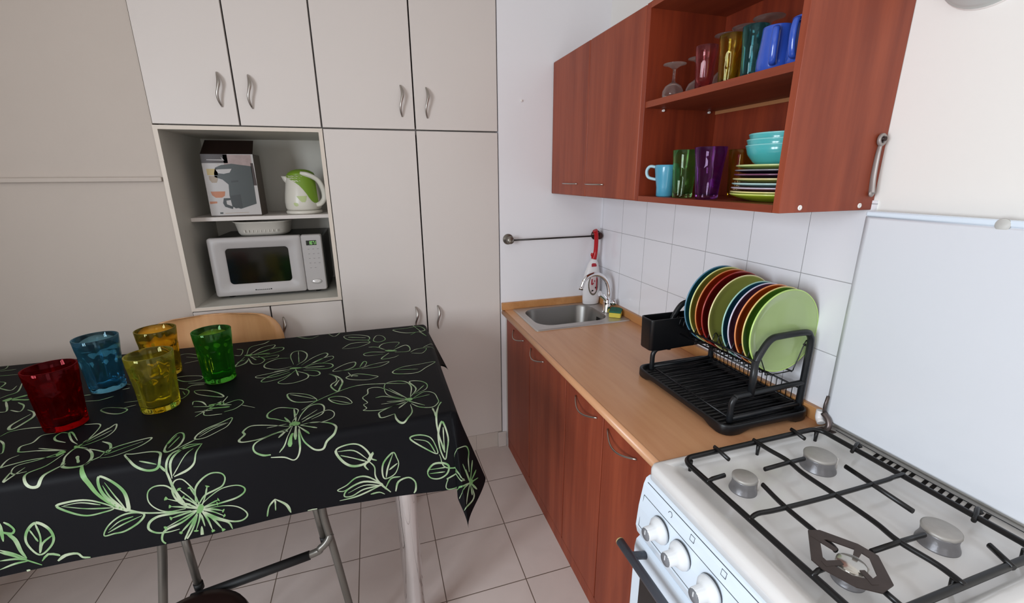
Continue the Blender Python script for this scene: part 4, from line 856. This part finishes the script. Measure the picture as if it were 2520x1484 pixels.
STROKES = [[4,685,-143,705,-132,714,-104,730,-83,754,-79,770,-91,772,-117,758,-139,735,-152,697,-153],[4,674,-137,672,-111,688,-80,699,-71,712,-75,719,-95,716,-117,704,-138,684,-154],[5,672,-143,670,-106,654,-83,631,-70,609,-74,601,-89,609,-109,628,-118,651,-127,667,-147],[4,663,-151,639,-132,611,-117,579,-116,562,-127,564,-141,584,-152,620,-157,655,-161],[4,656,-164,617,-166,587,-176,569,-194,565,-210,579,-220,601,-216,626,-200,657,-172],[6,661,-173,638,-196,610,-216,603,-238],[4,666,-177,662,-212],[6,669,-210,672,-246],[6,674,-175,697,-213,710,-237],[5,678,-169,710,-188,746,-200,757,-217,755,-233,735,-246,714,-244,696,-224,681,-195,674,-175],[5,686,-161,724,-160,757,-160,777,-171,782,-189,767,-203,742,-207,717,-205],[4,666,-162,670,-130,680,-101],[9,680,-101,681,-96],[4,666,-162,679,-141,697,-123],[9,697,-123,700,-120],[4,666,-162,697,-138,732,-118],[9,732,-118,738,-115],[4,666,-162,694,-150,727,-140],[9,727,-140,732,-139],[4,666,-162,695,-165,729,-171],[9,729,-171,734,-172],[4,666,-162,702,-176,743,-193],[9,743,-193,749,-196],[4,666,-162,687,-187,714,-214],[9,714,-214,718,-218],[4,666,-162,671,-188,682,-217],[9,682,-217,683,-222],[4,666,-162,643,-153,625,-147],[9,625,-147,622,-146],[4,666,-162,640,-169,619,-179],[9,619,-179,615,-181],[4,666,-162,654,-193,647,-227],[9,647,-227,645,-233],[4,666,-162,643,-195,625,-231],[9,625,-231,622,-237],[4,666,-162,645,-158,629,-157],[9,629,-157,626,-157],[4,666,-162,640,-176,618,-194],[9,618,-194,614,-196],[4,666,-162,682,-129,703,-100],[9,703,-100,706,-95],[4,666,-162,652,-133,644,-106],[9,644,-106,642,-102],[34,672,-159,660,-165],[6,698,-161,743,-153,788,-143,818,-129,845,-117],[7,694,-146,713,-101,722,-57,724,-41,718,-7,706,12,657,29],[5,954,-88,936,-82,902,-83,873,-95,845,-117,870,-124,901,-125,929,-111,954,-88],[3,945,-90,898,-107,848,-116],[3,941,-89,907,-89,870,-103],[7,861,-30,865,-58,853,-91,820,-129,815,-110,819,-78,838,-48,861,-30],[3,853,-47,839,-84,822,-124],[3,858,-54,848,-87,825,-121],[4,876,-186,864,-162,837,-142,808,-138,786,-147,799,-166,831,-183,855,-185,876,-186],[3,867,-180,832,-164,791,-150],[3,864,-173,839,-155,809,-148],[9,906,9,886,-37,873,-71,854,-99,826,-126],[5,829,33,809,29,771,27,745,13,737,-19,744,-34,764,-34,788,-19,807,2,829,33],[3,782,-8,743,-23],[5,737,-26,725,-46],[5,740,24,745,62,740,103,725,101,713,70,713,33,728,13,740,24],[3,734,31,727,84],[3,744,48,737,95],[5,657,29,691,31,703,3,714,-27,715,-66],[5,657,29,659,-8,662,-33,679,-50,710,-62],[3,671,10,689,-23,712,-59],[4,619,153,643,131,671,108,684,81,682,58,659,58,634,84,618,108,619,153],[3,622,126,653,101,676,66],[3,627,126,657,112,679,79],[4,681,55,700,34,710,23],[4,991,104,1040,119,1092,127,1104,139,1110,159,1093,172,1093,206,1064,210],[4,968,114,959,138,968,222,1014,240],[4,963,113,955,147,936,191,928,215,915,180,919,146,939,123,958,111],[3,964,131,938,197],[3,954,128,922,181],[4,973,125,999,152,1028,198,1020,197,984,147],[4,1009,145,1040,165,1054,188,1049,206,1028,198],[5,948,99,909,78,875,58,889,98,917,121],[6,960,43,950,20,927,9,902,13,902,41,918,72,943,97,967,105,970,71,960,43],[6,980,83,991,37,1015,14,1005,-14,992,-29,978,-28,973,-6,963,13,950,32],[4,990,95,1026,72,1060,59,1057,35,1044,20,1021,23],[4,1057,35,1046,-7,1036,44],[4,989,77,1044,78,1083,66,1093,62,1100,96,1087,112],[3,984,101,1060,134],[3,984,101,1056,120],[7,942,62,922,27],[24,999,89,981,92],[18,971,108,966,116],[4,885,44,880,68,855,87,800,103,805,72,830,48,856,33,881,34],[3,878,46,843,70,812,88],[5,883,42,897,27,903,9],[4,1200,235,1191,258,1157,264,1116,258],[4,1185,211,1162,185,1137,141,1138,133],[4,451,72,492,103,518,120,522,150,500,174,466,162,441,144,441,108,446,72],[4,431,72,426,114,410,156,383,162,367,138,368,96,395,72],[4,419,63,392,90,357,114,336,96,336,65,361,48,403,53],[5,422,48,387,53,345,36,324,11,326,-16,347,-34,359,-55,379,-54,396,-36,410,-12,423,36],[5,448,48,501,72,553,85,568,60,560,41,567,15,553,2,512,6,483,24,446,40],[6,449,24,478,24,515,-2,527,-17,523,-33,506,-45,488,-47],[5,489,-55,457,-61,435,-74,421,-60,415,-27,422,27],[10,435,10,440,-33],[3,441,54,448,-16,467,-45],[6,443,55,468,-3],[7,433,52,425,-17],[5,427,45,391,-6],[5,450,68,472,108],[5,422,48,374,18],[3,460,66,509,60],[3,411,77,372,108],[3,422,78,385,126],[30,450,66,424,54],[5,436,72,454,156],[4,430,138,392,186,338,228,272,258,190,246,114,222],[4,488,264,458,258,420,234,393,192,414,186,455,198,479,228,488,264],[3,481,258,436,228,395,198],[4,358,192,335,198,305,180,286,138,314,138,344,162,358,192],[3,351,180,292,138],[5,374,384,340,348,324,306,328,264,335,234,356,270,358,294,344,318,350,354,374,384],[5,335,324,347,276],[4,128,114,180,162,184,240,145,252,114,234,101,192,109,126],[4,110,120,87,174,104,234,69,228,49,198,56,162,90,138],[3,96,138,59,192],[4,105,108,64,144,35,126,28,84,29,60,50,36,87,48,110,78],[4,129,108,186,150,216,150],[4,133,132,197,216,237,222,240,186,255,162,240,126,251,114,242,90,250,78,206,66,165,78,126,96],[4,124,90,165,78,203,54,206,35,198,18,162,30],[5,113,72,112,24,132,-12,146,-17,158,-3,162,30],[4,123,102,71,54],[4,123,102,182,114],[4,118,96,149,60],[3,119,114,173,204],[3,123,102,199,102],[3,105,108,49,120],[22,128,114,105,102],[6,32,36,46,-18,44,-64,36,-101,30,-125],[6,51,30,46,-18],[5,20,60,32,36],[4,126,-68,103,-60,70,-72,56,-98,52,-125,84,-105,126,-68],[3,115,-71,77,-85,57,-121],[5,30,-32,44,-64,43,-111,31,-146,23,-120,17,-81,30,-32],[4,29,-49,31,-125],[4,47,-128,22,-174,-109,-167,-164,-132],[5,84,-176,66,-155,38,-156,22,-168,29,-190,53,-201,77,-195,84,-176],[3,81,-170,28,-170],[3,79,-182,34,-183],[4,-161,-131,-87,-156,-48,-150,-74,-96,-100,-64,-122,-68,-139,-87,-163,-109],[4,-159,-135,13,-199,28,-208,27,-238,-72,-222],[4,-200,-136,-223,-163,-180,-230],[4,-185,-129,-129,-101],[4,-185,-129,-148,-108],[4,-185,-129,-152,-83],[4,-185,-129,-182,-98],[4,-185,-129,-203,-112],[4,-185,-129,-115,-198],[4,-185,-129,-120,-246],[4,-185,-129,-206,-183],[4,-185,-129,-213,-152],[4,-185,-129,-219,-136],[4,-185,-129,-84,-234],[18,-181,-127,-193,-129],[6,328,-67,299,-55,269,-59,247,-82,239,-108,259,-122,290,-122,314,-102,328,-67],[3,323,-71,281,-76,247,-109],[4,317,-84,283,-99,253,-114],[6,248,-112,230,-91,237,-108,223,-117],[6,250,-114,257,-128,248,-142],[5,245,-115,231,-136,231,-164,220,-190,193,-223],[4,177,-101,204,-126,211,-155,205,-178,177,-168,164,-140,168,-118,177,-101],[4,177,-104,195,-146,202,-175],[4,167,-136,192,-153],[4,212,-195,252,-163,283,-160,311,-179,336,-190,321,-196,302,-187],[5,215,-194,264,-176,308,-192,320,-212,299,-215,266,-200,215,-197],[4,334,-224,284,-218,218,-196],[3,309,-204,265,-188,223,-195],[4,208,-211,189,-181,162,-179],[6,179,-223,169,-194,140,-185,122,-201,122,-225,128,-236],[4,249,-219,225,-217,210,-226],[5,495,-180,512,-199,520,-227],[6,495,-180,470,-205,462,-232],[4,495,-183,498,-215],[4,420,-237,395,-237,388,-245],[6,1000,-120,1020,-139,1025,-169,1008,-204,985,-190,974,-167,980,-139,1000,-120],[5,1001,-123,998,-160,1006,-200],[4,1014,-136,1004,-169],[4,974,-159,997,-176,1004,-198],[5,1076,-177,1058,-190,1033,-211,1008,-232],[4,1075,-172,1050,-190,1032,-208],[4,1080,-199,1053,-202,1033,-211],[4,1084,-221,1055,-214,1030,-214],[7,1057,-131,1044,-153,1039,-185,1032,-206],[6,1056,-104,1047,-114,1041,-128,1048,-136,1067,-126],[6,1063,-105,1065,-152],[5,1006,-222,992,-207,974,-214,971,-218],[7,977,-230,960,-219,937,-220,928,-233,913,-237],[4,1045,-239,1031,-238],[4,1373,510,1362,534,1350,558,1386,642],[26,1350,492,1330,498],[12,1330,498,1301,516],[10,1326,492,1273,474],[5,1293,462,1261,431,1247,390,1280,408],[5,1338,486,1289,408,1306,402],[4,1434,612,1380,576,1384,612],[4,1470,672,1446,660,1434,642,1428,606],[4,1578,846,1548,846,1530,804,1542,792],[3,1536,780,1488,786],[3,1506,732,1446,726],[6,1232,396,1204,372,1187,342,1186,313,1193,273,1206,277,1214,300,1210,332,1204,360],[4,1015,324,1002,336,956,318,938,300,949,282,982,294,1015,324],[3,956,318,928,330],[3,972,360,934,359],[4,1122,456,1103,456],[4,1097,408,1056,402,1026,420],[4,786,384,746,372,702,336,685,306,746,336,776,360,786,384],[4,759,276,763,300,737,288,716,258],[5,680,276,697,246,725,192],[4,671,306,672,252,634,270,612,246,625,210,652,198],[4,736,222,689,222],[4,752,262,697,246],[4,712,228,700,192,654,186],[5,684,252,643,240],[14,710,258,668,258],[9,704,234,645,228],[2,612,228,569,198],[4,509,516,532,600,530,648,502,654,475,612,473,552,497,504],[3,512,654,492,528],[4,513,498,557,486,605,516,610,558,576,594,534,588],[4,515,474,577,456,618,444,608,426,557,420,511,444],[4,514,462,572,432,593,396,574,384,529,402,503,432],[4,494,456,516,396,535,366,513,348,477,348,444,372,448,408,485,444],[4,480,498,447,564,408,600,395,576,416,534,464,480],[4,457,480,423,534,379,558,373,528,412,492],[4,470,474,426,498,376,480,367,450,393,438,461,462],[4,466,450,418,426,405,396,420,384,447,402],[4,503,474,566,468],[4,495,468,476,402],[12,516,480,476,474],[5,476,474,395,462],[4,363,408,326,456,289,468,291,426,323,402,363,408],[4,270,414,257,462,246,450,253,414],[4,357,402,276,402,221,426,165,432,201,396,263,396],[4,313,336,275,354,215,318,209,306,241,294,293,312,313,336],[4,309,378,294,336],[6,301,348,274,336],[4,154,336,118,366,61,372,-2,378,36,336,75,300,142,312,154,336],[3,147,348,65,330],[4,168,552,198,594,177,636,118,630,136,576],[4,176,534,229,552,258,540,243,516,184,516],[5,145,546,96,588,79,558,86,516,139,522],[4,162,522,192,468,149,468,125,486],[4,240,612,206,600,168,552],[14,176,552,131,534],[4,345,780,304,786,245,750,241,702,285,714,326,732,345,780],[4,344,630,308,678,237,666,283,624,343,624],[4,221,684,208,744,183,732,172,684,197,660,221,684],[4,79,504,54,528,14,528,35,480,76,492],[4,25,540,-24,588],[4,13,540,-30,528],[5,135,798,73,804,18,816,-3,750,77,738,135,798],[4,63,708,25,738,-3,672],[4,43,840,13,732],[6,327,762,253,732],[4,245,702,233,666],[4,547,840,490,798,453,822],[4,420,846,386,792,361,846],[16,710,672,681,666],[5,691,678,663,744,619,762,622,720,663,678],[5,681,666,627,714,581,720,579,684,629,648],[4,683,648,632,630,584,636,585,606,625,600],[5,688,636,659,570,631,564,624,600,656,648],[4,703,672,709,762,665,792,649,822],[6,705,654,715,564,688,582,685,624],[4,758,756,732,738,725,678,748,684],[4,719,600,697,624],[8,681,666,618,666],[5,686,654,654,606],[4,961,756,933,762,875,726],[4,908,654,881,666,857,672],[3,927,726,871,696],[4,888,516,852,522,804,504,800,474,847,474,888,516],[4,820,408,809,432,773,426],[4,830,456,772,438],[4,845,420,811,396,800,366,805,336,815,336],[3,824,390,807,360],[4,1023,468,1005,474],[3,1036,516,1016,504]]
# ================================================================ table, cloth, seats
def TP(p, q, z): return (OX+EP[0]*p+EQ[0]*q, OY+EP[1]*p+EQ[1]*q, z)
tb_ = thing('dining_table', (-2.0, -.67, 0), 'dining table with thick chromed legs hidden under a floral tablecloth', 'table')
b = MB(); n_ = [TP(.012, .012, .89), TP(W-.012, .012, .89), TP(W-.012, D-.012, .89), TP(.012, D-.012, .89)]
b.prism(n_, (0, 0, .0285)); b.build('tabletop', mat('table_white_top', '#cfc8be', .4), tb_)
b = MB(); I = .10
for (a, c) in (((I, I), (W-I, I)), ((I, D-I), (W-I, D-I)), ((I, I), (I, D-I)), ((W-I, I), (W-I, D-I))):
    A, B = Vector(TP(*a, .865)), Vector(TP(*c, .865)); d = (B-A).normalized(); b.obox((A+B)/2, d, d.cross(Vector((0, 0, 1))), (0, 0, 1), (B-A).length, .018, .048)
b.build('apron', M['gtube'], tb_)
for p_, q_ in ((.150, .085), (W-.12, .085), (.150, D-.10), (W-.12, D-.10)):
    x, y, _ = TP(p_, q_, 0); MB().lathe((x, y, 0), [(.030, 0), (.034, .002), (.034, .885), (.034, .889)], 36).build('leg', M['chrome'], tb_)
# cloth: one sheet, draped; its printed flowers are raised hair-thin ink on the same mesh
b = MB(); b.m(M['cloth'])
ps = []; x = -OH
def samp(lo, hi, a, c):
    v = []; x = lo
    while x < hi-1e-6:
        v.append(x); near = (-.001 <= x-a < .05-.001) if False else (abs(x-a) < .045 or abs(x-c) < .045); x += .005 if near else (.012 if (x < a or x > c) else .03)
    v.append(hi); return v
PS = sorted(set([round(v, 4) for v in samp(-OH, W+OH, 0, W)]+[0., W])); QS = sorted(set([round(v, 4) for v in samp(-OH, D+OH, 0, D)]+[0., D]))
grid = [[b.bm.verts.new(cloth(p_, q_)) for q_ in QS] for p_ in PS]
for i in range(len(PS)-1):
    for j in range(len(QS)-1):
        f = b.bm.faces.new((grid[i][j], grid[i+1][j], grid[i+1][j+1], grid[i][j+1])); f.smooth = True; f.material_index = 0
b.m(M['print']); b.m(M['print_g']); LIM = OH-.0015
def cnorm(p_, q_):
    e = .003; A = Vector(cloth(p_+e, q_))-Vector(cloth(p_-e, q_)); B = Vector(cloth(p_, q_+e))-Vector(cloth(p_, q_-e)); n = B.cross(A)
    return n.normalized() if n.length > 1e-9 else Vector((0, 0, 1))
rs = random.Random(3)
for st in list(STROKES):    # the print repeats towards the left end of the sheet
    far = [st[0]]
    for i in range(1, len(st), 2):
        p_, q_ = st[i]+1010, st[i+1]
        if p_ > 1170+.62*max(0, min(q_, 835)) and p_ < (W+OH)*1000: far += [p_, q_]
    if len(far) == len(st): STROKES.append(far)
for st in STROKES:
    w = st[0]*.001*.95; pts = [Vector((st[i]/1000, st[i+1]/1000, 0)) for i in range(1, len(st), 2)]
    closed = len(pts) > 4 and (pts[0]-pts[-1]).length < .004
    if closed: pts = pts[:-1]
    L = sum((pts[i+1]-pts[i]).length for i in range(len(pts)-1)); dv = max(2, min(8, int(L/len(pts)/.006)+1))
    P2 = spline(pts, dv, closed) if len(pts) > 2 else [pts[0].lerp(pts[-1], k/6) for k in range(7)]
    if closed: P2.append(P2[0])
    n = len(P2); prev = None; ph = rs.random()*6
    if w < .016:
        pass
    for i, q in enumerate(P2):
        if not (-LIM < q.x < W+LIM and -LIM < q.y < D+LIM): prev = None; continue
        d = (P2[min(i+1, n-1)]-P2[max(i-1, 0)]); d = d.normalized() if d.length > 0 else Vector((1, 0, 0)); s_ = Vector((-d.y, d.x, 0))
        t = i/(n-1); taper = 1 if closed else (.45+.55*min(1, 6*t, 6*(1-t))) if w < .016 else math.sqrt(max(.05, 1-(2*t-1)**2))
        hw = w/2*taper*(1+.28*math.sin(ph+t*5)); row = []
        for k in (-1, 1):
            c_ = q+s_*hw*k; pt = Vector(cloth(c_.x, c_.y))+cnorm(c_.x, c_.y)*.0009; row.append(b.bm.verts.new(pt))
        if prev:
            f = b.bm.faces.new((prev[0], prev[1], row[1], row[0])); f.material_index = 1 if st[0] < 8 else 2; f.smooth = True
        prev = row
# build by hand so that the normals of sheet and ink stay as made
zs = [v.co.copy() for v in b.bm.verts]; off = Vector((-2.0, -.67, ZT))
for v in b.bm.verts: v.co -= off
me = bpy.data.meshes.new('tablecloth'); b.bm.to_mesh(me); b.bm.free()
for mm in b.mats: me.materials.append(mm)
co = bpy.data.objects.new('tablecloth', me); COL.objects.link(co); co.location = off
tag(co, 'black oilcloth with green and cream flower drawings draped over the table', 'tablecloth')
# ---- wooden chair behind the table
cx_, cyb = -1.965, -.115
wchair = thing('dining_chair', (cx_, -.3, 0), 'chair with a bent beech plywood back, standing between the table and the white cupboards', 'chair')
def backrow(z_, hw, yo, th=.011):
    n = 14; F = []; Bk = []
    for k in range(n+1):
        u = -1+2*k/n; x = cx_+hw*u; y = cyb+.028*(1-u*u)-.02+yo; F.append((x, y, z_)); Bk.append((x, y+th, z_))
    return F+list(reversed(Bk))
rows = [(.66, .245), (.70, .262), (.78, .272), (.86, .275), (.90, .272), (.94, .262), (.968, .246), (.988, .225), (1.003, .195), (1.011, .15), (1.0145, .10)]
MB().loft([backrow(z_, hw, (z_-.66)*.05) for z_, hw in rows], True, True).build('backrest', M['ply'], wchair)
MB().loft([rr2(cx_-.2*k_-.0, cx_+.2*k_, -.46, -.14, .06, z_) for z_, k_ in ((.455, .98), (.457, 1), (.468, 1), (.470, .98))], True, True).build('seat', M['ply'], wchair)
for s_ in (-1, 1):
    MB().tube([(cx_+s_*.17, -.06, 0), (cx_+s_*.165, -.11, .25), (cx_+s_*.16, -.135, .46), (cx_+s_*.16, -.122, .68), (cx_+s_*.16, -.100, .80)], .011, 12).build('leg', M['gtube'], wchair)
    MB().tube([(cx_+s_*.172, -.225, 0), (cx_+s_*.17, -.30, .455)], .011, 12, False).build('leg', M['gtube'], wchair)
MB().tube([(cx_-.165, -.136, .448), (cx_-.17, -.40, .448), (cx_+.17, -.40, .448), (cx_+.165, -.136, .448)], .009, 10, False).build('seat_frame', M['gtube'], wchair)
# ---- folding stool under the near edge
st_ = thing('folding_stool', (-1.75, -1.15, 0), 'grey tubular folding stool with black crossbar and dark brown seat under the table', 'stool')
yS = -1.0; rT = .0115
MB().tube([(-1.475, yS, .655), (-1.482, yS, .58), (-1.463, yS, .40), (-1.425, yS, .004)], rT, 14, True, 5).build('leg', M['gtube'], st_)
MB().tube([(-1.900, yS-.01, .655), (-1.908, yS-.01, .575), (-1.942, yS-.01, .384), (-2.01, yS-.01, .004)], rT, 14, True, 5).build('leg', M['gtube'], st_)
MB().tube([(-1.475, yS, .655), (-1.49, yS, .672), (-1.88, yS-.008, .672), (-1.900, yS-.01, .655)], rT, 12, True, 4).build('top_rail', M['gtube'], st_)
l1 = MB().cyl((-1.857, yS+.004, .66), (-1.847, yS-.004, .425), .0105).build('link_bar', M['gtube'], st_); MB().cyl((-1.847, yS-.004, .432), (-1.8462, yS-.004, .410), .0125).build('end_cap', M['blackrub'], l1)
l2 = MB().cyl((-1.508, yS+.004, .66), (-1.4925, yS+.004, .487), .0095).build('link_bar', M['gtube'], st_); MB().cyl((-1.4925, yS+.004, .490), (-1.4915, yS+.004, .472), .011).build('end_cap', M['blackrub'], l2)
cb_ = MB().tube([(-1.470, yS, .497), (-1.478, yS-.008, .482), (-1.50, yS-.014, .464), (-1.545, yS-.016, .446), (-1.85, yS-.030, .405)], .0115, 14, True, 6).build('crossbar', M['gtube'], st_)
MB().cyl((-1.535, yS-.0158, .4478), (-1.86, yS-.030, .404), .0138, seg=18).build('black_sleeve', M['blackrub'], cb_)
def disc(z_, r_): return [(-1.815+r_*math.cos(2*PI*k/48), -1.185+r_*math.sin(2*PI*k/48), z_) for k in range(48)]
MB().loft([disc(.392, .125), disc(.400, .140), disc(.418, .146), disc(.434, .140), disc(.442, .115), disc(.444, .05)], True, True).build('seat', M['dbrown'], st_)
for s_ in (-1, 1): MB().tube([(-1.80+s_*.12, -1.13, .39), (-1.80+s_*.16, -1.34, .004)], rT, 12, False).build('leg', M['gtube'], st_)
